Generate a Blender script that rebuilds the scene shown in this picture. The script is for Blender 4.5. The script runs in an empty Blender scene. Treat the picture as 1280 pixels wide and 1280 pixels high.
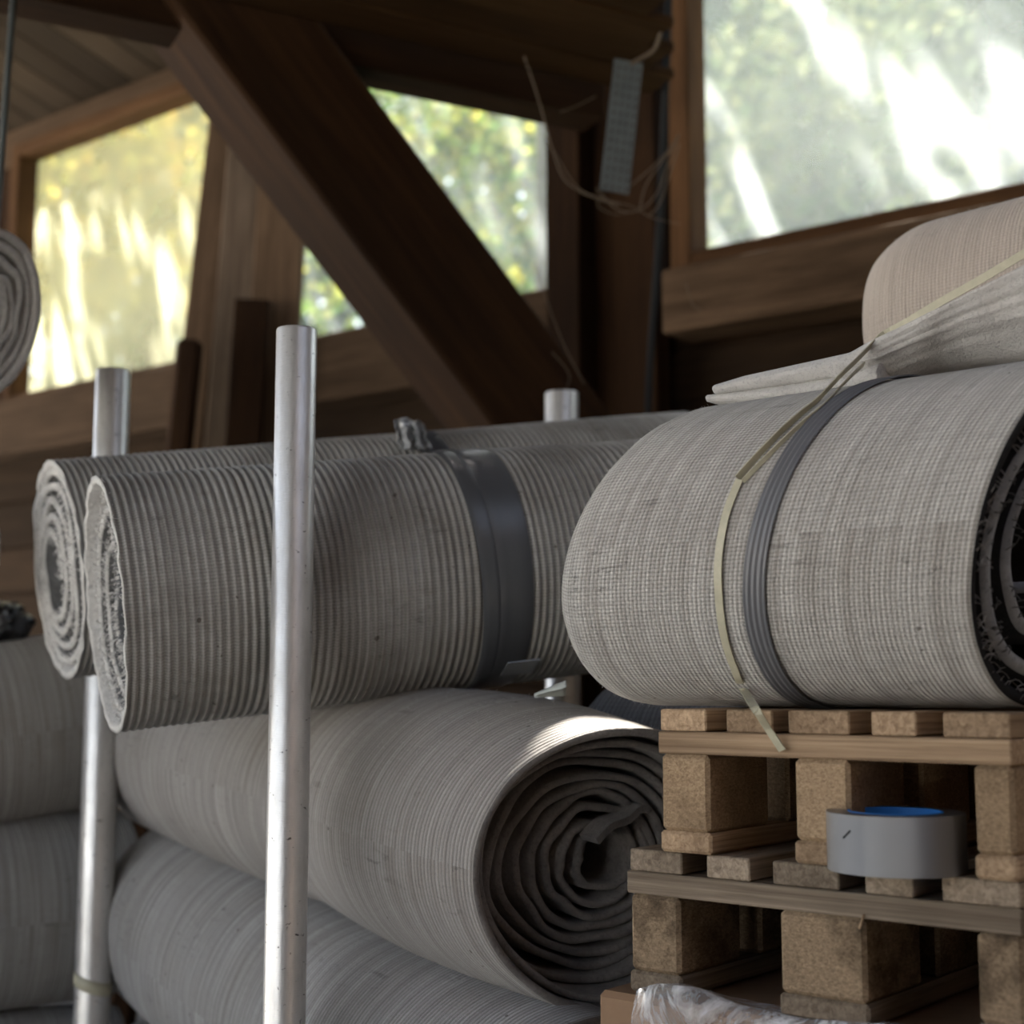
import bpy, bmesh, math, random
from mathutils import Vector, Matrix, noise

random.seed(7)
PI = math.pi
V = Vector
sc = bpy.context.scene
COL = sc.collection

# ------------------------------------------------------------------ camera
F = 1800.0                       # focal length in pixels of the 1280 frame
CZ = 0.98                        # camera height above the floor
PITCH = math.atan(217.0 / F)
CAM = V((0, 0, CZ))
cd = bpy.data.cameras.new('camera')
cam = bpy.data.objects.new('camera', cd)
COL.objects.link(cam)
cam.location = CAM
cam.rotation_euler = (PI / 2 + PITCH, 0, 0)
cd.sensor_width = 36.0
cd.lens = F / 1280 * 36.0
cd.clip_start = 0.05
cd.dof.use_dof = True
cd.dof.focus_distance = 1.55
cd.dof.aperture_fstop = 3.6
sc.camera = cam

# ------------------------------------------------------------------ world, sun, exposure
SUN_EL = math.radians(62)
SUN_AZ = V((-0.20, 0.98, 0)).normalized()          # horizontal direction towards the sun
SUN = SUN_AZ * math.cos(SUN_EL) + V((0, 0, math.sin(SUN_EL)))
w = bpy.data.worlds.new('sky')
sc.world = w
w.use_nodes = True
wn = w.node_tree
bg = wn.nodes['Background']
sky = wn.nodes.new('ShaderNodeTexSky')
sky.sky_type = 'NISHITA'
sky.sun_disc = False
sky.sun_elevation = SUN_EL
sky.sun_rotation = math.atan2(SUN_AZ.x, SUN_AZ.y)
sky.air_density = 1.0
sky.dust_density = 4.0
hsv = wn.nodes.new('ShaderNodeHueSaturation')
hsv.inputs['Saturation'].default_value = 0.62
wn.links.new(sky.outputs[0], hsv.inputs['Color'])
wn.links.new(hsv.outputs[0], bg.inputs[0])
bg.inputs[1].default_value = 0.28
sl = bpy.data.lights.new('sun', 'SUN')
sl.energy = 32.0
sl.angle = math.radians(0.6)
sl.color = (1.0, 0.95, 0.88)
so = bpy.data.objects.new('sun', sl)
COL.objects.link(so)
so.rotation_euler = SUN.to_track_quat('Z', 'Y').to_euler()
so.location = (0, 6, 8)
sc.view_settings.view_transform = 'Standard'
sc.view_settings.look = 'None'
sc.view_settings.gamma = 1.0
sc.view_settings.use_curve_mapping = False
sc.view_settings.exposure = 1.0
sc.cycles.use_denoising = True
sc.cycles.max_bounces = 6
sc.cycles.adaptive_threshold = 0.02
sc.cycles.transparent_max_bounces = 12


# ------------------------------------------------------------------ placing helpers
def ray(px, py):
    a = (px - 640) / F
    b = (640 - py) / F
    return V((a, math.cos(PITCH) - b * math.sin(PITCH), math.sin(PITCH) + b * math.cos(PITCH)))


def at(px, py, D):
    d = ray(px, py)
    return CAM + d * (D / d.y)


def on_plane(px, py, n, c):
    d = ray(px, py)
    return CAM + d * ((c - n.dot(CAM)) / n.dot(d))


def setprops(o, label=None, cat=None, group=None, kind=None):
    if label: o['label'] = label
    if cat: o['category'] = cat
    if group: o['group'] = group
    if kind: o['kind'] = kind
    return o


def empty(name, loc, label=None, cat=None, group=None, kind=None):
    o = bpy.data.objects.new(name, None)
    COL.objects.link(o)
    o.location = loc
    o.empty_display_size = 0.05
    return setprops(o, label, cat, group, kind)


def link(o, parent=None):
    COL.objects.link(o)
    if parent is not None:
        o.parent = parent
        m = Matrix.Translation(parent.location)
        if parent.parent is None and parent.type == 'MESH':
            m = parent.matrix_basis.copy()
        elif parent.parent is not None:
            m = parent.get('_w') and Matrix([parent['_w'][i * 4:i * 4 + 4] for i in range(4)]) or Matrix()
        o.matrix_parent_inverse = m.inverted()
    return o


def mesh_obj(name, verts, faces, mat, parent=None, uvs=None, smooth=True, recalc=False, org=None, mats=None, fm=None):
    """verts in world coordinates; the origin is moved to org"""
    org = V(org) if org is not None else V((0, 0, 0))
    me = bpy.data.meshes.new(name)
    me.from_pydata([tuple(V(v) - org) for v in verts], [], faces)
    if uvs is not None:
        ul = me.uv_layers.new(name='UVMap')
        flat = []
        for f in uvs:
            for u in f:
                flat.extend(u)
        ul.data.foreach_set('uv', flat)
    for m in (mats or [mat]):
        me.materials.append(m)
    if fm:
        me.polygons.foreach_set('material_index', fm)
    if smooth:
        me.polygons.foreach_set('use_smooth', [True] * len(me.polygons))
    if recalc:
        bm = bmesh.new(); bm.from_mesh(me)
        bmesh.ops.recalc_face_normals(bm, faces=bm.faces)
        bm.to_mesh(me); bm.free()
    me.update()
    o = bpy.data.objects.new(name, me)
    o.location = org
    return link(o, parent)


_boxcache = {}


def box_mesh(l, b, h, bev):
    key = (round(l, 4), round(b, 4), round(h, 4), round(bev, 4))
    bm = bmesh.new()
    bmesh.ops.create_cube(bm, size=1.0)
    for v in bm.verts:
        v.co = V((v.co.x * l, v.co.y * b, v.co.z * h))
    if bev > 0:
        bmesh.ops.bevel(bm, geom=list(bm.edges), offset=bev, segments=1, affect='EDGES')
    me = bpy.data.meshes.new('timber')
    bm.to_mesh(me); bm.free()
    return me


def box(name, c, x, z, l, b, h, mat, parent=None, bev=0.003):
    """box of length l along x, height h along z (made square to x), breadth b"""
    x = V(x).normalized()
    y = V(z).cross(x).normalized()
    zz = x.cross(y)
    me = box_mesh(l, b, h, bev)
    me.materials.append(mat)
    o = bpy.data.objects.new(name, me)
    M = Matrix((x, y, zz)).transposed().to_4x4()
    M.translation = V(c)
    o.matrix_basis = M
    return link(o, parent)


def beam(name, p0, p1, up, b, h, mat, parent=None, bev=0.004):
    p0 = V(p0); p1 = V(p1)
    return box(name, (p0 + p1) / 2, p1 - p0, up, (p1 - p0).length, b, h, mat, parent, bev)


def tube_geo(pts, r, n=8, cap=True):
    pts = [V(p) for p in pts]
    vs, fs = [], []
    rs = r if isinstance(r, (list, tuple)) else [r] * len(pts)
    prev = None
    for i, p in enumerate(pts):
        t = (pts[min(i + 1, len(pts) - 1)] - pts[max(i - 1, 0)]).normalized()
        if prev is None:
            a = t.orthogonal().normalized()
        else:
            a = (prev - t * prev.dot(t))
            a = a.normalized() if a.length > 1e-6 else t.orthogonal().normalized()
        prev = a
        b = t.cross(a)
        for k in range(n):
            th = 2 * PI * k / n
            vs.append(p + (a * math.cos(th) + b * math.sin(th)) * rs[i])
    for i in range(len(pts) - 1):
        for k in range(n):
            fs.append((i * n + k, i * n + (k + 1) % n, (i + 1) * n + (k + 1) % n, (i + 1) * n + k))
    if cap:
        fs.append(tuple(range(n - 1, -1, -1)))
        fs.append(tuple((len(pts) - 1) * n + k for k in range(n)))
    return vs, fs


def tube(name, pts, r, mat, parent=None, n=8, org=None):
    vs, fs = tube_geo(pts, r, n)
    return mesh_obj(name, vs, fs, mat, parent, org=org if org is not None else pts[0])


def strands(name, paths, width, mat, parent, org, kind=True):
    """many thin three-sided threads in one mesh"""
    vs, fs = [], []
    for p in paths:
        v, f = tube_geo(p, [width * (1 - 0.5 * i / len(p)) for i in range(len(p))], 3, False)
        k = len(vs)
        vs += v
        fs += [tuple(i + k for i in q) for q in f]
    o = mesh_obj(name, vs, fs, mat, parent, org=org)
    if kind: o['kind'] = 'stuff'
    return o


# ------------------------------------------------------------------ materials
class N:
    def __init__(self, name):
        self.m = bpy.data.materials.new(name)
        self.m.use_nodes = True
        self.t = self.m.node_tree
        self.b = self.t.nodes['Principled BSDF']
        self.out = self.t.nodes['Material Output']

    def n(self, typ, **kw):
        x = self.t.nodes.new(typ)
        for k, v in kw.items():
            setattr(x, k, v)
        return x

    def l(self, a, b):
        self.t.links.new(a, b)

    def val(self, sock, v):
        if hasattr(v, 'is_linked') or hasattr(v, 'links'):
            self.l(v, sock)
        else:
            sock.default_value = v

    def math(self, op, a, b=None, c=None, clamp=False):
        x = self.n('ShaderNodeMath', operation=op, use_clamp=clamp)
        self.val(x.inputs[0], a)
        if b is not None: self.val(x.inputs[1], b)
        if c is not None: self.val(x.inputs[2], c)
        return x.outputs[0]

    def mix(self, f, a, b, blend='MIX'):
        x = self.n('ShaderNodeMix', data_type='RGBA', blend_type=blend)
        self.val(x.inputs[0], f)
        self.val(x.inputs[6], a if hasattr(a, 'links') else (*a, 1))
        self.val(x.inputs[7], b if hasattr(b, 'links') else (*b, 1))
        return x.outputs[2]

    def noise(self, vec, scale, detail=3, rough=0.55, dist=0.0):
        x = self.n('ShaderNodeTexNoise')
        self.l(vec, x.inputs['Vector'])
        x.inputs['Scale'].default_value = scale
        x.inputs['Detail'].default_value = detail
        x.inputs['Roughness'].default_value = rough
        x.inputs['Distortion'].default_value = dist
        return x.outputs['Fac']

    def mapping(self, vec, scale=(1, 1, 1), loc=(0, 0, 0)):
        x = self.n('ShaderNodeMapping')
        self.l(vec, x.inputs['Vector'])
        x.inputs['Scale'].default_value = scale
        x.inputs['Location'].default_value = loc
        return x.outputs[0]

    def ramp(self, f, a, b):
        x = self.n('ShaderNodeMapRange')
        self.val(x.inputs[0], f)
        x.inputs[1].default_value = a
        x.inputs[2].default_value = b
        return x.outputs[0]

    def bump(self, h, strength, dist):
        x = self.n('ShaderNodeBump')
        x.inputs['Strength'].default_value = strength
        x.inputs['Distance'].default_value = dist
        self.l(h, x.inputs['Height'])
        self.l(x.outputs[0], self.b.inputs['Normal'])

    def coords(self, kind='Object', rnd=True):
        tc = self.n('ShaderNodeTexCoord')
        v = tc.outputs[kind]
        if rnd:
            oi = self.n('ShaderNodeObjectInfo')
            k = self.math('MULTIPLY', oi.outputs['Random'], 37.0)
            a = self.n('ShaderNodeVectorMath', operation='ADD')
            self.l(v, a.inputs[0]); self.l(k, a.inputs[1])
            v = a.outputs[0]
            self.rand = oi.outputs['Random']
        return v


def fabric(name, light, dark, dirt, rib, weave, rib_col=0.35, weave_col=0.2, bumpd=0.002, dirt_amt=0.6, slub=0.25, ribbump=1.0):
    """cloth whose UV is (metres around, metres along); rib and weave are pitches in metres"""
    g = N(name)
    g.b.inputs['Roughness'].default_value = 0.95
    g.b.inputs['Specular IOR Level'].default_value = 0.1
    g.b.inputs['Sheen Weight'].default_value = 0.15
    uv = g.coords('UV', False)
    s = g.n('ShaderNodeSeparateXYZ'); g.l(uv, s.inputs[0])
    wob = g.noise(uv, 9.0, 2)
    va = g.math('ADD', s.outputs[1], g.math('MULTIPLY', wob, 0.004))
    ribw = g.math('SINE', g.math('MULTIPLY', va, 2 * PI / rib))
    wv = g.math('SINE', g.math('MULTIPLY', s.outputs[0], 2 * PI / weave))
    big = g.noise(uv, 5.0, 4, 0.6, 0.3)
    mid = g.noise(uv, 38.0, 4, 0.6)
    fine = g.noise(g.mapping(uv, (1, 1, 1)), 900.0, 2, 0.7)
    str_a = g.noise(g.mapping(uv, (2.5, 110, 1)), 1.0, 3, 0.6)        # streaks round the roll
    str_b = g.noise(g.mapping(uv, (150, 14, 1)), 1.0, 3, 0.6)       # streaks along it
    c = g.mix(g.ramp(str_a, 0.3, 0.7), dark, light)
    c = g.mix(g.math('MULTIPLY', g.ramp(str_b, 0.45, 0.75), slub), c, dark)
    c = g.mix(g.math('MULTIPLY', g.ramp(big, 0.45, 0.75), dirt_amt), c, dirt)
    c = g.mix(g.math('MULTIPLY', g.ramp(mid, 0.58, 0.8), dirt_amt * 0.7), c, dirt)
    gro = g.math('MULTIPLY', g.ramp(ribw, 0.1, -1.0), rib_col)
    gro = g.math('ADD', gro, g.math('MULTIPLY', g.ramp(wv, 0.2, -1.0), weave_col))
    grain = g.noise(g.mapping(uv, (1.0, 1.6, 1)), 330.0, 3, 0.7)
    gro = g.math('ADD', gro, g.math('MULTIPLY', g.ramp(fine, 0.5, 0.75), 0.25))
    gro = g.math('ADD', gro, g.math('MULTIPLY', g.ramp(grain, 0.48, 0.72), 0.34))
    smear = g.noise(g.mapping(uv, (70, 22, 1)), 1.0, 4, 0.7, 0.6)
    where = g.noise(uv, 8.0, 2)
    gro = g.math('ADD', gro, g.math('MULTIPLY', g.math('MULTIPLY', g.ramp(smear, 0.56, 0.66), g.ramp(where, 0.52, 0.66)), 0.55), clamp=True)
    c = g.mix(g.math('MULTIPLY', gro, 0.8), c, tuple(x * 0.25 for x in dark))
    spots = g.noise(uv, 85.0, 0)
    c = g.mix(g.math('MULTIPLY', g.ramp(spots, 0.83, 0.86), 0.7), c, (0.05, 0.035, 0.025))
    g.l(c, g.b.inputs['Base Color'])
    h = g.math('ADD', g.math('MULTIPLY', ribw, 0.5 * ribbump), g.math('MULTIPLY', wv, 0.9 * weave_col * ribbump))
    h = g.math('ADD', h, g.math('MULTIPLY', fine, 0.9))
    h = g.math('ADD', h, g.math('MULTIPLY', mid, 1.0))
    g.bump(h, 0.8, bumpd)
    return g.m


def felt(name, a, b, bumpd=0.002, sc_=240):
    g = N(name)
    g.b.inputs['Roughness'].default_value = 1.0
    g.b.inputs['Specular IOR Level'].default_value = 0.05
    g.b.inputs['Sheen Weight'].default_value = 0.2
    v = g.coords('Object', False)
    f1 = g.noise(v, sc_, 3, 0.7)
    f2 = g.noise(v, 26, 3, 0.6)
    c = g.mix(g.ramp(f2, 0.3, 0.7), a, b)
    c = g.mix(g.math('MULTIPLY', g.ramp(f1, 0.5, 0.7), 0.45), c, tuple(x * 0.45 for x in a))
    g.l(c, g.b.inputs['Base Color'])
    g.bump(g.math('ADD', f1, f2), 0.8, bumpd)
    return g.m


def wood(name, light, dark, rough=0.85, stain=(0.02, 0.014, 0.01), stain_amt=0.5, ring=1.0, bumpd=0.0015, chip=False):
    g = N(name)
    g.b.inputs['Roughness'].default_value = rough
    g.b.inputs['Specular IOR Level'].default_value = 0.05
    v = g.coords('Object')
    if chip:
        a = g.noise(g.mapping(v, (1, 1.3, 2.0)), 190, 4, 0.7, 0.5)
        bb = g.noise(v, 14, 4, 0.65)
    else:
        a = g.noise(g.mapping(v, (2.2, 55 * ring, 55 * ring)), 1.0, 5, 0.65, 0.7)
        bb = g.noise(g.mapping(v, (3, 9, 9)), 1.0, 4, 0.6)
    fine = g.noise(g.mapping(v, (14, 420, 420) if not chip else (600, 600, 600)), 1.0, 2)
    c = g.mix(g.ramp(a, 0.3, 0.7), dark, light)
    c = g.mix(g.math('MULTIPLY', g.ramp(bb, 0.45, 0.72), stain_amt), c, stain)
    c = g.mix(g.math('MULTIPLY', g.ramp(fine, 0.5, 0.8), 0.35), c, tuple(x * 0.4 for x in dark))
    hs = g.n('ShaderNodeHueSaturation')
    g.l(c, hs.inputs['Color'])
    g.l(g.math('ADD', g.math('MULTIPLY', g.rand, 0.6), 0.7), hs.inputs['Value'])
    g.l(hs.outputs[0], g.b.inputs['Base Color'])
    g.bump(g.math('ADD', a, g.math('MULTIPLY', fine, 0.5)), 0.7, bumpd)
    return g.m


def plain(name, col, rough=0.6, metal=0.0, spec=0.5, var=0.0, vs=40, bumpd=0.0):
    g = N(name)
    g.b.inputs['Roughness'].default_value = rough
    g.b.inputs['Metallic'].default_value = metal
    g.b.inputs['Specular IOR Level'].default_value = spec
    g.b.inputs['Base Color'].default_value = (*col, 1)
    if var:
        v = g.coords('Object')
        f = g.noise(v, vs, 4, 0.65)
        g.l(g.mix(g.math('MULTIPLY', g.ramp(f, 0.35, 0.7), var), col, tuple(x * 0.35 for x in col)), g.b.inputs['Base Color'])
        if bumpd: g.bump(f, 0.6, bumpd)
    return g.m


def pipe_mat():
    g = N('weathered_aluminium')
    g.b.inputs['Metallic'].default_value = 0.6
    v = g.coords('Object')
    a = g.noise(g.mapping(v, (1, 1, 0.35)), 30, 5, 0.7)
    sp = g.noise(g.mapping(v, (1, 1, 1.6)), 85, 3, 0.6, 0.4)
    scr = g.noise(g.mapping(v, (90, 90, 900)), 1.0, 2)
    c = g.mix(g.ramp(a, 0.35, 0.7), (0.72, 0.71, 0.69), (0.55, 0.54, 0.52))
    c = g.mix(g.math('MULTIPLY', g.ramp(sp, 0.66, 0.72), 0.9), c, (0.06, 0.055, 0.05))
    g.l(c, g.b.inputs['Base Color'])
    g.l(g.math('ADD', g.math('MULTIPLY', a, 0.22), 0.22), g.b.inputs['Roughness'])
    g.bump(g.math('ADD', scr, g.math('MULTIPLY', a, 2.0)), 0.5, 0.0006)
    return g.m


def dirty_glass(name, film, haze, spread, sc_=3.0, body=0.0):
    """old pane: clear glass partly covered with a film of dust that scatters light"""
    g = N(name)
    v = g.coords('Object', False)
    f = g.noise(v, sc_, 5, 0.6)
    f2 = g.noise(v, 90.0, 3, 0.7)
    tr = g.n('ShaderNodeBsdfTransparent')
    tr.inputs[0].default_value = (0.95, 0.97, 0.96, 1)
    tl = g.n('ShaderNodeBsdfTranslucent'); tl.inputs[0].default_value = (*film, 1)
    df = g.n('ShaderNodeBsdfDiffuse'); df.inputs[0].default_value = (*[x * 0.6 for x in film], 1)
    m1 = g.n('ShaderNodeMixShader'); m1.inputs[0].default_value = 0.2
    g.l(tl.outputs[0], m1.inputs[1]); g.l(df.outputs[0], m1.inputs[2])
    m2 = g.n('ShaderNodeMixShader')
    k = g.math('ADD', g.math('MULTIPLY', g.ramp(f, 0.3, 0.7), spread), haze)
    k = g.math('ADD', k, g.math('MULTIPLY', g.ramp(f2, 0.62, 0.75), 0.06), clamp=True)
    g.l(k, m2.inputs[0])
    g.l(tr.outputs[0], m2.inputs[1]); g.l(m1.outputs[0], m2.inputs[2])
    g.l(m2.outputs[0], g.out.inputs[0])
    return g.m


def leaf_mat(name, cols, k=0.42):
    cols = [tuple(x * k for x in c) for c in cols]
    g = N(name)
    gi = g.n('ShaderNodeNewGeometry')
    r = g.n('ShaderNodeValToRGB')
    g.l(gi.outputs['Random Per Island'], r.inputs[0])
    r.color_ramp.interpolation = 'LINEAR'
    e = r.color_ramp.elements
    e[0].color = (*cols[0], 1)
    e[1].position = 1.0; e[1].color = (*cols[-1], 1)
    for i, c in enumerate(cols[1:-1]):
        x = e.new((i + 1) / (len(cols) - 1)); x.color = (*c, 1)
    tl = g.n('ShaderNodeBsdfTranslucent'); g.l(r.outputs[0], tl.inputs[0])
    df = g.n('ShaderNodeBsdfDiffuse'); g.l(r.outputs[0], df.inputs[0])
    m = g.n('ShaderNodeMixShader'); m.inputs[0].default_value = 0.68
    g.l(tl.outputs[0], m.inputs[1]); g.l(df.outputs[0], m.inputs[2])
    g.l(m.outputs[0], g.out.inputs[0])
    return g.m


M = {}
M['ribbed'] = fabric('ribbed_grey_cloth', (0.52, 0.51, 0.48), (0.33, 0.315, 0.29), (0.17, 0.14, 0.11), 0.0104, 0.0042, 0.50, 0.28, 0.0010, 0.72, 0.5, 0.5)
M['bigroll'] = fabric('pale_woven_cloth', (0.66, 0.645, 0.60), (0.40, 0.375, 0.34), (0.24, 0.20, 0.165), 0.0052, 0.0040, 0.36, 0.34, 0.0012, 0.42, 0.55)
M['felt_roll'] = fabric('grey_felt_cloth', (0.47, 0.445, 0.415), (0.265, 0.243, 0.222), (0.22, 0.185, 0.15), 0.0066, 0.0110, 0.46, 0.015, 0.0016, 0.45, 0.2)
M['felt_low'] = fabric('dusty_felt_cloth', (0.47, 0.46, 0.445), (0.25, 0.238, 0.225), (0.22, 0.195, 0.16), 0.0058, 0.0110, 0.42, 0.015, 0.0014, 0.5, 0.2)
M['beige'] = fabric('beige_felt_cloth', (0.56, 0.49, 0.42), (0.47, 0.405, 0.345), (0.38, 0.32, 0.27), 0.0050, 0.0045, 0.15, 0.12, 0.0008, 0.3, 0.2)
M['dark_cloth'] = fabric('dark_bluish_cloth', (0.27, 0.27, 0.285), (0.19, 0.19, 0.20), (0.14, 0.135, 0.13), 0.0075, 0.009, 0.4, 0.1, 0.0014, 0.3, 0.2)
M['edge_felt'] = felt('felt_edge', (0.14, 0.13, 0.122), (0.22, 0.205, 0.192))
M['edge_light'] = felt('cut_cloth_edge', (0.46, 0.44, 0.41), (0.56, 0.55, 0.52), 0.003, 160)
M['sheet'] = felt('pale_grey_felt_sheet', (0.47, 0.455, 0.435), (0.54, 0.525, 0.50), 0.0015, 300)
M['pile'] = felt('dark_pile', (0.10, 0.10, 0.098), (0.20, 0.195, 0.19), 0.004, 300)
M['thread'] = felt('white_thread', (0.60, 0.58, 0.55), (0.70, 0.68, 0.65), 0.0005, 50)
M['thread_dark'] = plain('black_thread', (0.06, 0.058, 0.055), 0.6, 0, 0.4)
M['black_edge'] = plain('black_pile_hollow_shade', (0.022, 0.022, 0.023), 0.95, 0, 0.05, 0.3, 200, 0.002)  # pile of the big roll; in felt rolls, painted shade of the hollow
M['inner_grey'] = felt('grey_inner_layer', (0.16, 0.165, 0.175), (0.24, 0.245, 0.25), 0.001, 200)
M['tape'] = plain('grey_tape', (0.085, 0.088, 0.095), 0.34, 0.0, 0.5, 0.25, 9)
M['tape_matt'] = plain('matt_grey_tape', (0.14, 0.142, 0.15), 0.42, 0.0, 0.5, 0.15, 14)
M['film'] = plain('clear_tape', (0.30, 0.31, 0.32), 0.15, 0.0, 0.7)
M['strap'] = plain('yellowed_strap', (0.50, 0.47, 0.34), 0.45, 0.0, 0.4, 0.3, 60)
M['pipe'] = pipe_mat()
M['timber'] = wood('dark_old_timber', (0.032, 0.016, 0.007), (0.013, 0.006, 0.003), 0.8, (0.012, 0.007, 0.004), 0.55, 0.6)
M['timber_mid'] = wood('brown_weathered_timber', (0.100, 0.064, 0.039), (0.042, 0.026, 0.015), 0.85, (0.03, 0.02, 0.012), 0.5, 0.7)
M['timber_orange'] = wood('orange_brown_timber', (0.088, 0.045, 0.020), (0.044, 0.022, 0.010), 0.75, (0.04, 0.02, 0.01), 0.5, 0.7)
M['timber_grey'] = wood('grey_weathered_board', (0.14, 0.105, 0.075), (0.07, 0.048, 0.032), 0.9, (0.04, 0.03, 0.02), 0.5, 0.8)
M['loft'] = wood('loft_board', (0.050, 0.027, 0.011), (0.025, 0.0125, 0.005), 0.75, (0.02, 0.012, 0.006), 0.4, 0.6)
M['roof'] = wood('roof_board', (0.034, 0.025, 0.016), (0.020, 0.014, 0.009), 0.85, (0.03, 0.02, 0.012), 0.4, 0.6)
M['pallet'] = wood('pallet_pine', (0.48, 0.345, 0.22), (0.20, 0.13, 0.078), 0.85, (0.10, 0.065, 0.04), 0.5, 3.0)
M['pallet_old'] = wood('greyed_pallet_pine', (0.38, 0.305, 0.225), (0.15, 0.115, 0.083), 0.9, (0.06, 0.045, 0.032), 0.55, 3.0)
M['chip'] = wood('pressed_chip_block', (0.46, 0.33, 0.205), (0.20, 0.135, 0.08), 0.95, (0.10, 0.065, 0.038), 0.5, chip=True, bumpd=0.002)
M['chip_old'] = wood('dirty_chip_block', (0.37, 0.27, 0.175), (0.14, 0.10, 0.062), 0.95, (0.022, 0.016, 0.011), 0.92, chip=True, bumpd=0.002)
M['galv'] = plain('galvanised_steel', (0.13, 0.15, 0.15), 0.6, 0.5, 0.5, 0.4, 20)
M['web'] = plain('cobweb', (0.12, 0.095, 0.07), 0.95, 0, 0.05)
M['cable'] = plain('grey_cable', (0.022, 0.023, 0.024), 0.9, 0, 0.1)
M['white_plastic'] = plain('pale_plastic', (0.62, 0.66, 0.62), 0.35)
M['black_plastic'] = plain('black_plastic', (0.02, 0.02, 0.022), 0.3)
M['blue_core'] = plain('blue_paper_core', (0.03, 0.22, 0.62), 0.6)
M['card'] = plain('brown_cardboard', (0.27, 0.165, 0.095), 0.75, 0, 0.3, 0.2, 30)
M['floor'] = plain('concrete_floor', (0.30, 0.285, 0.26), 0.9, 0, 0.2, 0.4, 6, 0.003)
M['ground'] = plain('gravel_ground', (0.45, 0.44, 0.42), 0.95, 0, 0.1, 0.3, 3)
M['added_dark_lawn'] = plain('added_lawn_grass', (0.055, 0.075, 0.025), 0.95, 0, 0.1, 0.5, 4)
M['wall'] = wood('wall_board', (0.042, 0.026, 0.015), (0.020, 0.012, 0.007), 0.85, (0.02, 0.013, 0.008), 0.5, 0.6)
M['bark'] = plain('tree_bark', (0.10, 0.085, 0.07), 0.95, 0, 0.1, 0.4, 12)
M['leaf'] = leaf_mat('autumn_leaves', [(0.07, 0.16, 0.03), (0.14, 0.26, 0.04), (0.28, 0.36, 0.05), (0.62, 0.54, 0.08), (0.12, 0.22, 0.06), (0.60, 0.60, 0.16)], 0.62)
M['leaf_far'] = leaf_mat('far_green_leaves', [(0.09, 0.16, 0.05), (0.14, 0.22, 0.07), (0.20, 0.24, 0.10)])
M['leaf_pale'] = leaf_mat('pale_green_leaves', [(0.10, 0.17, 0.07), (0.20, 0.26, 0.12), (0.30, 0.33, 0.18), (0.42, 0.42, 0.18), (0.14, 0.20, 0.14)], 0.42)
M['leaf_gold'] = leaf_mat('golden_leaves', [(0.60, 0.34, 0.03), (0.68, 0.46, 0.06), (0.30, 0.34, 0.05), (0.72, 0.52, 0.10), (0.42, 0.40, 0.06)], 0.5)
M['leaf_blue'] = leaf_mat('evergreen_leaves', [(0.05, 0.10, 0.05), (0.08, 0.14, 0.08), (0.06, 0.12, 0.09)])
M['glass_left'] = dirty_glass('yellowed_film_pane', (0.88, 0.84, 0.60), 0.26, 0.12)
M['glass_mid'] = dirty_glass('clear_pane', (0.80, 0.85, 0.85), 0.08, 0.08)
M['glass_right'] = dirty_glass('dusty_pane', (0.86, 0.90, 0.90), 0.20, 0.12)


def duct_mat():
    g = N('silver_duct_tape')
    g.b.inputs['Metallic'].default_value = 0.85
    g.b.inputs['Roughness'].default_value = 0.30
    v = g.coords('UV', False)
    s = g.n('ShaderNodeSeparateXYZ'); g.l(v, s.inputs[0])
    a = g.math('SINE', g.math('MULTIPLY', s.outputs[0], 2 * PI / 0.0022))
    b = g.math('SINE', g.math('MULTIPLY', s.outputs[1], 2 * PI / 0.0022))
    h = g.math('MULTIPLY', a, b)
    c = g.mix(g.ramp(h, -1, 1), (0.235, 0.24, 0.25), (0.30, 0.305, 0.315))
    g.l(c, g.b.inputs['Base Color'])
    g.bump(h, 0.5, 0.0006)
    return g.m


def film_mat():
    g = N('stretch_film')
    v = g.coords('Object', False)
    a = g.noise(g.mapping(v, (18, 60, 18)), 1.0, 4, 0.7, 1.2)
    g.b.inputs['Base Color'].default_value = (0.85, 0.86, 0.88, 1)
    g.b.inputs['Roughness'].default_value = 0.12
    g.b.inputs['Specular IOR Level'].default_value = 0.8
    g.bump(a, 1.0, 0.008)
    tr = g.n('ShaderNodeBsdfTransparent')
    mx = g.n('ShaderNodeMixShader')
    g.l(g.math('ADD', g.math('MULTIPLY', g.ramp(a, 0.42, 0.66), 0.6), 0.16), mx.inputs[0])
    g.l(tr.outputs[0], mx.inputs[1]); g.l(g.b.outputs[0], mx.inputs[2])
    g.l(mx.outputs[0], g.out.inputs[0])
    return g.m


M['duct'] = duct_mat()
M['stretch'] = film_mat()

# ------------------------------------------------------------------ the shed: frame of reference
U = V((0.766, -0.642, 0)).normalized()      # along the pallets' long faces, to the right and nearer
VV = V((0.642, 0.766, 0)).normalized()      # into the pallets
E = V((0.793, -0.609, 0)).normalized()      # along the back wall to the right
NO = V((0.609, 0.793, 0)).normalized()      # out through the back wall
Z = V((0, 0, 1))
SILL = CZ + 1.0
d0 = ray(880, 322)
WC = NO.dot(CAM + d0 * ((SILL - CZ) / d0.z))


def wall_a(px, py, off=0.0):
    p = on_plane(px, py, NO, WC + off)
    return p.dot(E), p.z


def wp(a, z, off=0.0):
    return E * a + NO * (WC + off) + Z * z


a0, zt = wall_a(30, 205)
WTOP = zt                                     # top of the panes
aL0 = wall_a(30, 500)[0]
aL1 = wall_a(300, 450)[0]
aM0 = wall_a(350, 440)[0]
aM1 = wall_a(682, 362, -0.12)[0]
aR0 = wall_a(880, 322)[0]
aR1 = aR0 + 1.35
AMIN, AMAX = aL0 - 2.2, aR1 + 0.6
ROOFZ = WTOP + 0.13

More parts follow.
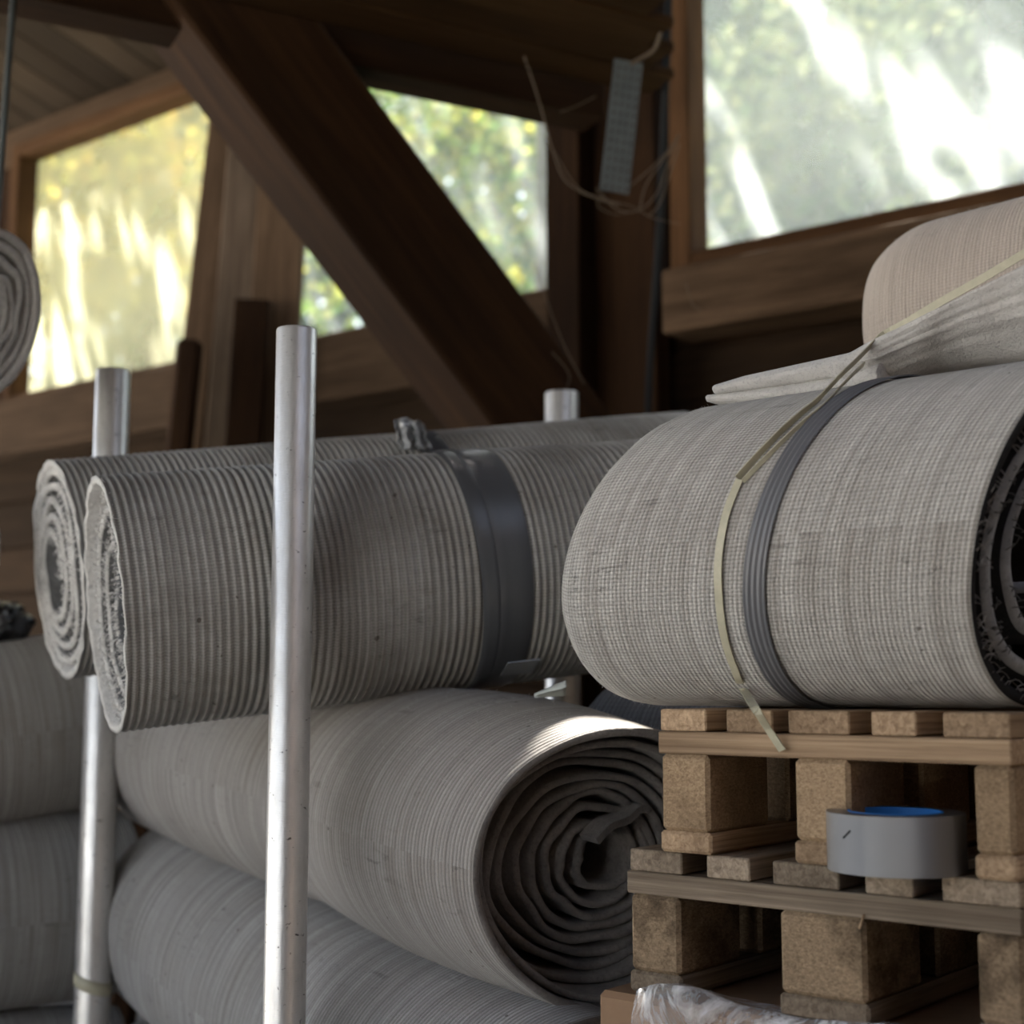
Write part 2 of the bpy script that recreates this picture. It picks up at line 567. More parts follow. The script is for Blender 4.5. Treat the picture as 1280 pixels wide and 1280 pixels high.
# ---- floor and ground
mesh_obj('floor', [(-6, -4, 0), (3.2, -4, 0), (3.2, 6.5, 0), (-6, 6.5, 0)], [(0, 1, 2, 3)], M['floor'], smooth=False)['kind'] = 'structure'
mesh_obj('ground', [(-60, -60, -0.03), (60, -60, -0.03), (60, 60, -0.03), (-60, 60, -0.03)], [(0, 1, 2, 3)], M['ground'], smooth=False)['kind'] = 'structure'

lw = [wp(-40, -0.022, 0.35), wp(40, -0.022, 0.35), wp(40, -0.022, 50), wp(-40, -0.022, 50)]  # unseen dark grass added to cut sunlit bounce onto the panes
mesh_obj('added_dark_lawn', lw, [(0, 1, 2, 3)], M['added_dark_lawn'], smooth=False)['kind'] = 'structure'

# ---- back wall: boards below the windows, boards between and above them
wall = empty('wall_back', wp(0, 0), kind='structure')
z = 0.02
k = 0
while z < SILL - 0.42:
    h = 0.16
    beam('plank', wp(AMIN, z + h / 2, 0.06), wp(AMAX, z + h / 2, 0.06 + 0.004 * (k % 2)), Z, 0.022, h - 0.006, M['wall'], wall, 0.003)
    z += h; k += 1
hh = SILL - 0.2 - z
beam('plank', wp(AMIN, z + hh / 2, 0.05), wp(AMAX, z + hh / 2, 0.05), Z, 0.022, hh - 0.01, M['wall'], wall, 0.003)
beam('plank', wp(AMIN, SILL - 0.12, 0.07), wp(AMAX, SILL - 0.12, 0.07), Z, 0.022, 0.2, M['wall'], wall, 0.003)
# boards left of the left window and right of the right window, and the strip over all windows
for (a_, b_) in ((AMIN, aL0 - 0.10), (aR1 + 0.06, AMAX), (aM1 + 0.01, aR0 - 0.06), (aL1, aM0)):
    n = max(1, round((b_ - a_) / 0.17))
    for i in range(n):
        x0 = a_ + (b_ - a_) * i / n
        x1 = a_ + (b_ - a_) * (i + 1) / n
        beam('plank', wp((x0 + x1) / 2, SILL - 0.03, 0.05 + 0.006 * (i % 2)), wp((x0 + x1) / 2, ROOFZ + 0.1, 0.05 + 0.006 * (i % 2)), E, 0.022, x1 - x0 - 0.004, M['timber'], wall, 0.003)
beam('plank', wp(AMIN, WTOP + 0.09, 0.03), wp(AMAX, WTOP + 0.09, 0.03), Z, 0.03, 0.13, M['timber_mid'], wall, 0.003)

beam('light_stop_board', wp(AMIN, 0.9, 0.10), wp(AMAX, 0.9, 0.10), Z, 0.02, 2 * (SILL - 0.9) - 0.04, M['wall'], wall, 0.002)  # unseen backing board added to stop light leaking between the planks
# sill beams under the windows
tb = beam('timber_rail', wp(wall_a(827, 390, -0.12)[0], SILL - 0.125, -0.055), wp(AMAX, SILL - 0.125, -0.055), Z, 0.13, 0.15, M['timber_mid'])
setprops(tb, 'heavy brown timber rail running under the big dusty window', 'beam')
tb = beam('timber_rail', wp(AMIN, SILL - 0.13, -0.055), wp(aM1 + 0.02, SILL - 0.13, -0.055), Z, 0.13, 0.19, M['timber_mid'])
setprops(tb, 'heavy brown timber rail under the left and middle windows', 'beam')


def window(num, a_, b_, z0, z1, glass, fr, fm, label_parts=None, inset=0.0):
    e = empty('window_%d' % num, wp((a_ + b_) / 2, z0), kind='structure')
    org = wp((a_ + b_) / 2, (z0 + z1) / 2, 0.02)
    box('pane', org, E, Z, b_ - a_ + 0.01, 0.004, z1 - z0 + 0.01, glass, e, 0)
    beam('jamb', wp(a_ - fr / 2, z0 - fr, -0.02), wp(a_ - fr / 2, z1 + fr, -0.02), E, 0.085, fr, fm, e)
    beam('jamb', wp(b_ + fr / 2, z0 - fr, -0.02), wp(b_ + fr / 2, z1 + fr, -0.02), E, 0.085, fr, fm, e)
    beam('bottom_rail', wp(a_, z0 - fr / 2, -0.02), wp(b_, z0 - fr / 2, -0.02), Z, 0.085, fr, fm, e)
    beam('top_rail', wp(a_, z1 + fr / 2, -0.02), wp(b_, z1 + fr / 2, -0.02), Z, 0.085, fr, fm, e)
    beam('glazing_bead', wp(a_, z0 + 0.006, -0.005), wp(b_, z0 + 0.006, -0.005), Z, 0.04, 0.014, M['timber'], e, 0.002)
    return e


window(1, aL0, aL1, SILL - 0.005, WTOP, M['glass_left'], 0.045, M['timber_orange'])
window(2, aM0, aM1, SILL - 0.02, WTOP + 0.02, M['glass_mid'], 0.03, M['timber'])
window(3, aR0, aR1, SILL, WTOP + 0.02, M['glass_right'], 0.055, M['timber_orange'])

# ---- posts of the wall
pm = (aM1 + 0.045)
t = beam('timber_post', wp(aM1 + 0.05, 0.0, -0.06), wp(aM1 + 0.05, ROOFZ + 0.1, -0.06), E, 0.12, 0.10, M['timber'])
setprops(t, 'dark square timber post at the right edge of the middle window', 'post')
t = beam('timber_post', wp(aM1 + 0.19, 0.0, -0.03), wp(aM1 + 0.19, ROOFZ + 0.1, -0.03), E, 0.06, 0.175, M['timber'])
setprops(t, 'wide dark timber post behind the hanging punched metal plate', 'post')

# ---- roof: boards sloping up from the wall towards the camera, open to the left
roof = empty('ceiling', wp(0, ROOFZ), kind='structure')
SL = math.radians(13)
rd = (-NO * math.cos(SL) + Z * math.sin(SL))
upr = (NO * math.sin(SL) + Z * math.cos(SL))
RL = 6.0
# unseen gap added in the roof to let a sunbeam in: where the ray from the lit patch leaves the shed
PATCH = at(722, 918, 1.68)


def roof_t(a):
    return None


def beam_hits(o, n):
    return PATCH + SUN * ((n.dot(o) - n.dot(PATCH)) / n.dot(SUN))


roof_o = wp(0, ROOFZ, 0.13)
hr = beam_hits(roof_o, upr)
ha, hl = hr.dot(E), (hr - roof_o).dot(rd)
a = AMIN
PW = 0.14
GAP = 0.13
while a < AMAX + 0.3:
    lo = roof_o + E * a + upr * 0.012
    if abs(a + PW / 2 - ha) < PW * 0.5 + GAP:
        beam('plank', lo, lo + rd * (hl - 0.20), upr, PW - 0.004, 0.024, M['roof'], roof, 0.003)
        beam('plank', lo + rd * (hl + 0.20), lo + rd * RL, upr, PW - 0.004, 0.024, M['roof'], roof, 0.003)
    else:
        beam('plank', lo, lo + rd * RL, upr, PW - 0.004, 0.024, M['roof'], roof, 0.003)
    a += PW

# ---- loft: flat boarded ceiling over the stacks, with its edge beam
LZ = CZ + 1.25


def on_z(px, py, zz):
    d = ray(px, py)
    return CAM + d * ((zz - CZ) / d.z)


q0 = on_z(190, 57, LZ)
q1 = on_z(700, 160, LZ)
LD = (q1 - q0); LD.z = 0; LD.normalize()
LN = V((LD.y, -LD.x, 0))                     # towards the camera
loft = empty('ceiling_loft', q0, 'dark boarded loft floor over the stacks, seen from below', 'ceiling', kind='structure')
hz = beam_hits(V((0, 0, LZ)), Z)
lp = hz - q0
hd, hs = lp.dot(LN), lp.dot(LD)
BW = 0.105
for i in range(25):
    y = (hd - 0.028 - 0.10) % BW + 0.10 + (i - 1) * BW
    if y < 0.06: continue
    z_ = LZ + 0.055 + 0.003 * (i % 3)
    c0 = q0 + LN * (y + BW / 2); c0.z = z_
    s0 = -2.6
    s1 = (0.285 + 0.112 * (c0.y - 2.63) - c0.x) / (LD.x - 0.112 * LD.y)      # boards end on the camera's sight line beside the big window
    if y - 0.001 < hd < y + BW - 0.001:  # board parted here, an added gap that lets the sunbeam through
        beam('plank', c0 + LD * s0, c0 + LD * (hs - 0.145), Z, BW - 0.005, 0.022, M['loft'], loft, 0.003)
        if s1 > hs + 0.1: beam('plank', c0 + LD * (hs + 0.075), c0 + LD * s1, Z, BW - 0.005, 0.022, M['loft'], loft, 0.003)
    else:
        beam('plank', c0 + LD * s0, c0 + LD * s1, Z, BW - 0.005, 0.022, M['loft'], loft, 0.003)
c0 = q0 + LN * 0.05; c0.z = LZ + 0.045
t = beam('timber_beam', c0 - LD * 1.2, c0 + LD * 0.98, Z, 0.10, 0.09, M['timber'])
setprops(t, 'dark horizontal timber beam along the edge of the loft, across the top', 'beam')

# ---- diagonal brace
pt = at(232, -40, 2.70)
pb = at(672, 545, 2.96)
bd = (pb - pt).normalized()
face = V((LD.y, -LD.x, 0))
br = beam('diagonal_brace', pt - bd * 0.02, pb + bd * 0.55, face, 0.235, 0.20, M['timber'], None, 0.008)
setprops(br, 'massive dark diagonal timber brace crossing between the left and middle windows', 'beam')

# ---- leaning planks left of the brace
for nm, b0, b1, D, wd, th, mt, lb in (
        ('leaning_plank', (226, 620), (284, 120), 4.02, 0.085, 0.03, 'timber_mid', 'narrow brown plank leaning at the right edge of the yellow window'),
        ('leaning_plank', (276, 620), (316, 100), 3.97, 0.105, 0.04, 'timber_grey', 'middle one of the three tall planks leaning beside the yellow window'),
        ('leaning_plank', (332, 620), (362, 100), 3.92, 0.135, 0.05, 'timber_mid', 'widest leaning plank, nearest to the diagonal brace'),
        ('short_board', (300, 620), (316, 375), 3.84, 0.095, 0.03, 'timber', 'dark short board standing in front of the tall leaning planks'),
        ('short_stake', (216, 640), (238, 425), 3.80, 0.066, 0.05, 'timber', 'short dark stake with rounded top under the yellow window')):
    p0 = at(b0[0], b0[1], D); p1 = at(b1[0], b1[1], D)
    dd = (p1 - p0).normalized()
    p0 = p0 - dd * ((p0.z - 0.01) / dd.z)
    setprops(beam(nm, p0, p1, V((0, -1, 0)), wd, th, M[mt], None, 0.012 if nm == 'short_stake' else 0.004), lb, 'plank')

# ---- right wall, and an unseen wall behind added to block frontal light
wr = empty('wall_right', (2.6, 0, 0), kind='structure')
for i in range(18):
    y = -3.0 + i * 0.32
    beam('plank', (2.6, y, 0), (2.6, y, 3.4), V((0, 1, 0)), 0.03, 0.315, M['wall'], wr, 0.003)

wf = empty('wall_light_block', (1.3, -1.5, 0), kind='structure')
for i in range(14):
    beam('plank', (-1.35 + i * 0.3, -1.5, 0), (-1.35 + i * 0.3, -1.5, 3.8), V((1, 0, 0)), 0.03, 0.298, M['wall'], wf, 0.003)

# ------------------------------------------------------------------ rolls


class Roll:
    pass


def make_roll(name, label, A, B, ra, rb, mat, capmat, group=None, cat='roll', n=80, ds=0.012, rib=None, rad=None,
              bend=None, turns=6, th=0.008, pitch=0.013, inner_depth=0.12, tele=0.0, wob=0.0, spmat=None, ph0=0.0,
              far_cap=True, near_round=0.0, far_round=0.0, core=None, swirl=1, seed=0, hole=M['pile'], spiral=True, jag=0.0, shear=(0, 0, 0), step=0, sidemat=None, ecc=(0, 0)):
    R = Roll()
    A = V(A); B = V(B)
    ax = (B - A).normalized(); L = (B - A).length
    up = (Z - ax * ax.z).normalized()
    side = up.cross(ax)
    R.A, R.ax, R.up, R.side, R.L, R.ra, R.rb = A, ax, up, side, L, ra, rb

    def radius(s, t_):
        k = 1.0
        if rad: k *= rad(s, t_)
        if near_round and s < near_round:
            k *= 1 - 0.05 * (1 - s / near_round) ** 2
        if far_round and s > L - far_round:
            x = (s - (L - far_round)) / far_round
            k *= 1 - 0.16 * x ** 2.4
        return k

    def sh_(s, t_):
        dc_ = math.exp(-max(s, 0) / shear[2]) if shear[2] else 1.0
        return (math.cos(t_) * shear[0] * ra + math.sin(t_) * shear[1] * rb) * dc_
    R.sh = sh_

    def surf(s, t_, off=0.0):
        k = radius(s, t_)
        p = A + ax * (s + sh_(s, t_))
        if bend: p = p + bend(s)
        return p + side * (math.cos(t_) * (ra * k + off)) + up * (math.sin(t_) * (rb * k + off))
    R.surf = surf

    def hit(px, py, off=0.0):
        d = ray(px, py)
        o = CAM - A
        dx, dy = d.dot(side) / (ra + off), d.dot(up) / (rb + off)
        ox, oy = o.dot(side) / (ra + off), o.dot(up) / (rb + off)
        aa = dx * dx + dy * dy; bb = 2 * (ox * dx + oy * dy); cc = ox * ox + oy * oy - 1
        disc = bb * bb - 4 * aa * cc
        q = (-bb - math.sqrt(disc)) / (2 * aa) if disc > 0 else -bb / (2 * aa)
        p = o + d * q
        t_ = math.atan2(p.dot(up) / (rb + off), p.dot(side) / (ra + off))
        s = p.dot(ax)
        for _ in range(8): s = p.dot(ax) - sh_(s, t_)
        return s, t_
    R.hit = hit
    base = A.lerp(B, 0.5); base.z -= rb
    root = empty(name, base, label, cat, group)
    R.root = root
    ns = max(4, int(round(L / ds)))
    ss = [L * j / ns for j in range(ns + 1)]
    vs, fs, uv = [], [], []
    rr = (ra + rb) / 2
    for s in ss:
        dr = 0.0
        if rib: dr = rib[1] * math.cos(2 * PI * (s + 0.002 * math.sin(s * 23)) / rib[0])
        for i in range(n):
            t_ = 2 * PI * i / n
            w_ = 0.0012 * noise.noise(V((math.cos(t_) * 3, math.sin(t_) * 3, s * 9 + seed)))
            sj = s
            if jag and s == 0: sj = jag * noise.noise(V((math.cos(t_) * 6, math.sin(t_) * 6, seed + 4)))
            vs.append(surf(sj, t_, dr + w_))
    for j in range(ns):
        for i in range(n):
            i2 = (i + 1) % n
            fs.append((j * n + i, j * n + i2, (j + 1) * n + i2, (j + 1) * n + i))
            u0, u1 = 2 * PI * i / n * rr, 2 * PI * (i + 1) / n * rr
            uv.append(((u0, ss[j]), (u1, ss[j]), (u1, ss[j + 1]), (u0, ss[j + 1])))
    if far_cap:
        fs.append(tuple(ns * n + i for i in range(n)))
        uv.append(tuple((0.1 * math.cos(2 * PI * i / n), 0.1 * math.sin(2 * PI * i / n)) for i in range(n)))
    fm = [0] * len(fs)
    # cut edge of the outer layer, its inside, and the bottom of the hollow
    k0 = len(vs)
    for (s, off) in ((-0.0015, -th * 0.5), (0.001, -th), (inner_depth, -th)):
        for i in range(n):
            t_ = 2 * PI * i / n
            sj = s
            if jag and s < inner_depth: sj += jag * noise.noise(V((math.cos(t_) * 6, math.sin(t_) * 6, seed + 4)))
            vs.append(surf(sj, t_, off))
    prevs = [i for i in range(n)]
    for q in range(3):
        cur = [k0 + q * n + i for i in range(n)]
        for i in range(n):
            fs.append((prevs[i], cur[i], cur[(i + 1) % n], prevs[(i + 1) % n]))
            uv.append(((0, 0), (0, 0.01), (0.01, 0.01), (0.01, 0)))
            fm.append(1)
        prevs = cur
    fs.append(tuple(reversed(prevs)))
    uv.append(tuple((0, 0) for _ in range(n)))
    fm.append(2)  # disc closing the hollow; felt rolls carry its shade in the colour
    sh = mesh_obj('outer_layer', vs, fs, mat, root, uv, True, True, base, [mat, capmat, hole], fm)
    R.shell = sh
    # the layers wound up inside
    if spiral:
        vs, fs = [], []
        m = 84
        steps = int(turns * m)
        pts = []
        for kstep in range(steps + 1):
            t_ = ph0 + swirl * 2 * PI * kstep / m
            q = kstep / m
            off = -th * 1.25 - pitch * q
            wv = wob * (noise.noise(V((math.cos(t_) * 1.4, math.sin(t_) * 1.4, q * 0.55 + seed * 3.1))) + 0.25 * noise.noise(V((math.cos(t_) * 3, math.sin(t_) * 3, q * 1.7 + seed)))) * min(1, q)
            d0_ = tele * ((q / turns) ** 0.8 if not step else 0.75 * (1 - math.exp(-(q / step) ** 2)) + 0.25 * q / turns) + 0.006 * noise.noise(V((t_ * 0.9, seed, 2))) + 0.003
            row = []
            for (s, o2) in ((inner_depth, 0.5), (d0_ + 0.004, 0.5), (d0_ + 0.0008, 0.3), (d0_, 0.0), (d0_ + 0.0008, -0.3), (d0_ + 0.004, -0.5), (inner_depth, -0.5)):
                vs.append(surf_in(R, s, t_, off + wv + o2 * th) + (side * ecc[0] + up * ecc[1]) * min(1.0, q / turns))
            pts.append((t_, off + wv, d0_))
        for kstep in range(steps):
            for c in range(6):
                b_ = kstep * 7 + c
                fs.append((b_, b_ + 7, b_ + 8, b_ + 1))
        for b_ in (0, steps * 7):
            fs.append(tuple(b_ + c for c in range(7)))
        fm = [1 if c in (0, 5) else 0 for kstep in range(steps) for c in range(6)] + [0, 0]
        sp = mesh_obj('wound_layers', vs, fs, None, root, None, True, True, base, [spmat or capmat, sidemat or spmat or capmat], fm)
        R.pts = pts
    return R


def surf_in(R, s, t_, off):
    """point inside the roll near its open end; off is negative"""
    k = max(0.02, 1 + off / ((R.ra + R.rb) / 2))
    c = R.A + R.ax * s
    p = R.surf(max(s, 0.0), t_, 0.0)
    q = p - (R.A + R.ax * max(s, 0.0))
    return c + q * k


def band(R, name, mat, s0, s1, off=0.0025, t0=0.0, t1=2 * PI, n=90, ridges=0, slant=None, parent=None, prof=None, m=None):
    """adhesive tape wound round a roll"""
    m = m or (ridges * 6 if ridges else 6)
    vs, fs = [], []
    full = abs(t1 - t0 - 2 * PI) < 1e-6
    rows = n if full else n + 1
    for i in range(rows):
        t_ = t0 + (t1 - t0) * i / n
        sl_ = slant(t_) if slant else 0.0
        for j in range(m + 1):
            s = s0 + (s1 - s0) * j / m + sl_
            o = off
            if ridges: o += 0.0008 * math.cos(2 * PI * ridges * j / m)
            if prof: o += prof(j / m, t_)
            if j in (0, m): o -= 0.0018
            vs.append(R.surf(s, t_, o))
    for i in range(n):
        i2 = (i + 1) % rows
        for j in range(m):
            fs.append((i * (m + 1) + j, i * (m + 1) + j + 1, i2 * (m + 1) + j + 1, i2 * (m + 1) + j))
    o = mesh_obj(name, vs, fs, mat, parent or R.root, org=R.root.location)
    return o


def ribbon(name, pts, wvec, wid, th, mat, parent=None, org=None):
    """flat strap through pts; wvec gives the direction of its width"""
    vs, fs = [], []
    pts = [V(p) for p in pts]
    for i, p in enumerate(pts):
        t_ = (pts[min(i + 1, len(pts) - 1)] - pts[max(i - 1, 0)]).normalized()
        wv = V(wvec[i] if isinstance(wvec, list) else wvec)
        wv = (wv - t_ * wv.dot(t_)).normalized()
        nn = t_.cross(wv)
        for (x, y) in ((-1, -1), (1, -1), (1, 1), (-1, 1)):
            vs.append(p + wv * (x * wid / 2) + nn * (y * th / 2))
    for i in range(len(pts) - 1):
        for c in range(4):
            fs.append((i * 4 + c, i * 4 + (c + 1) % 4, i * 4 + 4 + (c + 1) % 4, i * 4 + 4 + c))
    fs.append((3, 2, 1, 0)); e_ = (len(pts) - 1) * 4
    fs.append((e_, e_ + 1, e_ + 2, e_ + 3))
    return mesh_obj(name, vs, fs, mat, parent, smooth=False, org=org if org is not None else pts[0])


def smooth_path(pts, k=6):
    out = []
    P = [V(p) for p in pts]
    for i in range(len(P) - 1):
        a, b, c, d = P[max(i - 1, 0)], P[i], P[i + 1], P[min(i + 2, len(P) - 1)]
        for j in range(k):
            t_ = j / k
            out.append(0.5 * ((2 * b) + (c - a) * t_ + (2 * a - 5 * b + 4 * c - d) * t_ ** 2 + (3 * b - a - 3 * c + d) * t_ ** 3))
    out.append(P[-1])
    return out


def fray(R, name, mat, count, length, width, spread=0.6, kmin=0, offr=(-0.5, 0.5), th=0.008, seed=1):
    rnd = random.Random(seed)
    paths = []
    for _ in range(count):
        t_, off, d0_ = rnd.choice(R.pts)
        off = off + rnd.uniform(*offr) * th
        p = surf_in(R, d0_ + 0.001, t_, off)
        rdir = (R.side * math.cos(t_) + R.up * math.sin(t_))
        dv = (-R.ax * rnd.uniform(0.5, 1.0) + rdir * rnd.uniform(-spread, spread) + R.up * rnd.uniform(-spread, spread)).normalized()
        l = length * rnd.uniform(0.4, 1.2)
        side_ = (rdir * rnd.uniform(-1, 1) + R.up * rnd.uniform(-1, 1)) * l * 0.5
        paths.append([p, p + dv * l * 0.5 + side_ * 0.3, p + dv * l * 0.75 + side_ * 0.9, p + dv * l * 0.5 + side_ * 1.6])
    return strands(name, paths, width, mat, R.root, R.root.location)


def fuzz(R, name, mat, count, s0, s1, t0, t1, length, width, seed=3):
    rnd = random.Random(seed)
    paths = []
    for _ in range(count):
        s = rnd.uniform(s0, s1); t_ = rnd.uniform(t0, t1)
        p = R.surf(s, t_, 0.0)
        nrm = (R.surf(s, t_, 0.01) - p).normalized()
        dv = (nrm + V((rnd.uniform(-1, 1), rnd.uniform(-1, 1), rnd.uniform(-1, 1))) * 0.9).normalized()
        l = length * rnd.uniform(0.3, 1.2)
        paths.append([p, p + dv * l * 0.6, p + dv * l + nrm * -l * 0.2])
    return strands(name, paths, width, mat, R.root, R.root.location)


# ---- the two ribbed rolls lying across
A_f = at(131, 755, 1.847); B_f = at(720, 698, 2.057)
B_f = A_f + (B_f - A_f) * 1.22
ribF = make_roll('ribbed_roll', 'front ribbed grey roll held between the metal posts, wide black tape band', A_f, B_f, 0.160, 0.164, M['ribbed'], M['edge_light'],
                 'ribbed rolls', n=96, ds=0.0018, rib=(0.0104, 0.0015), sidemat=M['pile'], turns=3.1, th=0.0095, pitch=0.027, inner_depth=0.10, tele=0.022, wob=0.016,
                 spmat=M['edge_light'], ph0=2.0, seed=2, jag=0.004, shear=(-0.08, 0.0, 0.4))
fray(ribF, 'frayed_threads', M['thread'], 900, 0.009, 0.0007, th=0.024, offr=(-0.8, 0.6), seed=5)
A_r = at(72, 712, 2.15); B_r = at(700, 648, 2.41)
B_r = A_r + (B_r - A_r) * 1.3
ribR = make_roll('ribbed_roll', 'rear ribbed grey roll behind the front one, crumpled tape on top', A_r, B_r, 0.160, 0.163, M['ribbed'], M['edge_light'],
                 'ribbed rolls', n=96, ds=0.0018, rib=(0.0104, 0.0015), sidemat=M['pile'], turns=4.4, th=0.0115, pitch=0.0210, inner_depth=0.10, tele=-0.012, wob=0.005,
                 spmat=M['edge_light'], ph0=1.0, seed=3, jag=0.004, shear=(-0.18, 0.0, 0.4))
fray(ribR, 'frayed_threads', M['thread'], 900, 0.008, 0.0007, th=0.02, seed=6)
# dark pile in the hollows of both
for R, sd in ((ribF, 11), (ribR, 12)):
    rnd = random.Random(sd)
    paths = []
    for _ in range(700):
        rr_ = 0.062 * math.sqrt(rnd.random()); t_ = rnd.uniform(0, 2 * PI)
        p = R.A + R.ax * 0.07 + R.side * (rr_ * math.cos(t_)) + R.up * (rr_ * 1.3 * math.sin(t_))
        dv = V((rnd.uniform(-1, 1), rnd.uniform(-1, 1), rnd.uniform(-1, 1))) * 0.01
        paths.append([p, p - R.ax * 0.022 + dv, p - R.ax * 0.036 + dv * 2.2])
    strands('pile_threads', paths, 0.0008, M['inner_grey'], R.root, R.root.location)

# tape of the front ribbed roll: one wide band with a narrower lap on its left
s_a, t_a = ribF.hit(606, 720); s_b, t_b = ribF.hit(666, 720)
tp = band(ribF, 'tape_band', M['tape'], s_a + 0.012, s_b, 0.0032, prof=lambda x, t_: 0.0010 * math.exp(-((x - 0.16) / 0.05) ** 2))
lap = band(ribF, 'tape_lap', M['tape'], s_a - 0.006, s_a + 0.020, 0.0046, slant=lambda t_: -0.006 * math.sin(t_ * 1.0), m=6)
s_c, _ = ribR.hit(540, 560)
tp2 = band(ribR, 'tape_band', M['tape'], s_c - 0.020, s_c + 0.026, 0.0030)
# crumpled free end of tape standing on the rear roll
cv, cf = [], []
base_c = at(518, 560, 2.19)
nx, ny = 9, 7
for j in range(ny + 1):
    for i in range(nx + 1):
        x = (i / nx - 0.5) * 0.046; zz = j / ny * 0.045
        nn_ = noise.noise_vector(V((i * 0.7, j * 0.9, 3.3))) * 0.007
        cv.append(base_c + V((x - 0.010 * j / ny + nn_.x, nn_.y * 1.4 + 0.010 * math.sin(i * 1.7), zz * (1 - 0.25 * abs(i / nx - 0.4)) + nn_.z)))
for j in range(ny):
    for i in range(nx):
        cf.append((j * (nx + 1) + i, j * (nx + 1) + i + 1, (j + 1) * (nx + 1) + i + 1, (j + 1) * (nx + 1) + i))
cr = mesh_obj('crumpled_tape_end', cv, cf, M['film'], ribR.root, smooth=False, org=ribR.root.location)
md = cr.modifiers.new('thick', 'SOLIDIFY'); md.thickness = 0.0012

# ---- the long felt roll on the racks, its open end to the right
A_m = at(783, 1088, 1.665)
dm = V((-0.62, 0.78, 0.100)).normalized()


def rad_m(s, t_):
    k = 1.0 + 0.045 * math.exp(-((s - 0.24) / 0.16) ** 2) - 0.03 * math.exp(-((s - 0.50) / 0.07) ** 2) + 0.03 * math.exp(-((s - 0.80) / 0.18) ** 2)
    k += 0.012 * math.sin(3 * t_ + s * 5) * math.exp(-s * 3)
    if s < 0.16:
        k *= 1 - 0.04 * (1 - s / 0.16) ** 2
    k *= 1 - 0.05 * min(1.0, max(0.0, s - 0.2) / 0.5)
    for c_, d_ in ((0.20, 0.006), (0.66, 0.006), (0.74, 0.004)):
        k -= d_ * math.exp(-((s - c_) / 0.006) ** 2)
    return k


mid = make_roll('felt_roll', 'grey felt roll with open spiral end facing the pallets', A_m, A_m + dm * 1.10, 0.176, 0.168, M['felt_roll'], M['edge_felt'],
                'felt rolls on the rack', n=96, ds=0.006, rad=rad_m, ecc=(-0.046, -0.008), turns=8.8, th=0.0092, pitch=0.0148, inner_depth=0.40, tele=0.085, wob=0.010, step=1.0,
                spmat=M['edge_felt'], ph0=2.6, seed=5, hole=M['black_edge'], shear=(0.36, 0.0, 0.6))
fuzz(mid, 'felt_fuzz', M['thread'], 700, 0.0, 0.55, 0.15 * PI, 0.85 * PI, 0.004, 0.00014, 8)
# folded tongue of felt sticking out inside the spiral
cen = mid.A + (mid.side * -0.046 + mid.up * -0.008)
tq = [cen + mid.ax * 0.070 + mid.side * q[0] + mid.up * q[1] for q in ((0.042, 0.030), (0.020, 0.046), (-0.006, 0.052), (-0.026, 0.064), (-0.040, 0.062))]
ribbon('folded_tongue', smooth_path(tq, 5), dm, 0.03, 0.009, M['edge_felt'], mid.root, mid.root.location)

A_l = A_m + V((-0.050, -0.030, -0.312))


def rad_l(s, t_):
    k = 1.0 + 0.03 * math.exp(-((s - 0.28) / 0.16) ** 2) - 0.02 * math.exp(-((s - 0.52) / 0.07) ** 2) + 0.02 * math.exp(-((s - 0.80) / 0.18) ** 2)
    x = (t_ - 3.35 + 0.5 * (s - 0.7)) % (2 * PI)
    k -= 0.040 * math.exp(-x * 3.0)
    k += 0.11 * max(0.0, s - 0.45) * max(0.0, math.sin(t_ + 0.2))
    return k


low = make_roll('felt_roll', 'dusty felt roll in the second row, directly under the open spiral roll', A_l, A_l + dm * 1.10, 0.165, 0.162, M['felt_low'], M['edge_felt'],
                'felt rolls on the rack', n=96, ds=0.006, rad=rad_l, turns=6.4, th=0.010, pitch=0.016, inner_depth=0.2, tele=0.05, wob=0.008, ph0=1.0, seed=7, hole=M['black_edge'], bend=lambda s: V((0.78, 0.62, 0.25)) * 0.058 * max(0.0, s - 0.35) / 0.7)
A_b = A_l + V((0.02, 0.02, -0.318))
bot = make_roll('felt_roll', 'lowest felt roll, only just showing at the bottom between the posts', A_b, A_b + dm * 1.16, 0.160, 0.160, M['felt_low'], M['edge_felt'],
                'felt rolls on the rack', n=72, ds=0.01, turns=5, th=0.010, pitch=0.018, inner_depth=0.15, tele=0.02, wob=0.006, ph0=1.4, seed=9, hole=M['black_edge'])
# the rolls left of the left post
for nm, pa, pb_, rr_, sd, lb, mt in (
        ('felt_roll', (150, 893, 2.68), (-330, 965, 2.34), 0.165, 21, 'grey felt roll at the left edge, beside the left post, upper one', 'felt_roll'),
        ('felt_roll', (150, 1124, 2.66), (-330, 1176, 2.34), 0.166, 22, 'dusty felt roll at the left edge, lower one with a seam', 'felt_low'),
        ('felt_roll', (140, 1370, 2.60), (-330, 1420, 2.34), 0.160, 23, 'bluish grey felt roll in the bottom left corner', 'felt_low')):
    rad_x = (lambda s, t_: 1.0 + 0.02 * math.sin(2 * t_ + s * 6) - 0.03 * math.exp(-((t_ - 3.4) % (2 * PI)) * 3.0)) if sd == 22 else (lambda s, t_: 1.0 + 0.025 * math.sin(2 * t_ + s * 5))
    make_roll(nm, lb, at(*pa), at(*pb_), rr_, rr_, M[mt], M['edge_felt'], 'felt rolls on the rack', n=72, ds=0.01, rad=rad_x, turns=5, th=0.01, pitch=0.016, inner_depth=0.1, seed=sd, near_round=0.1)

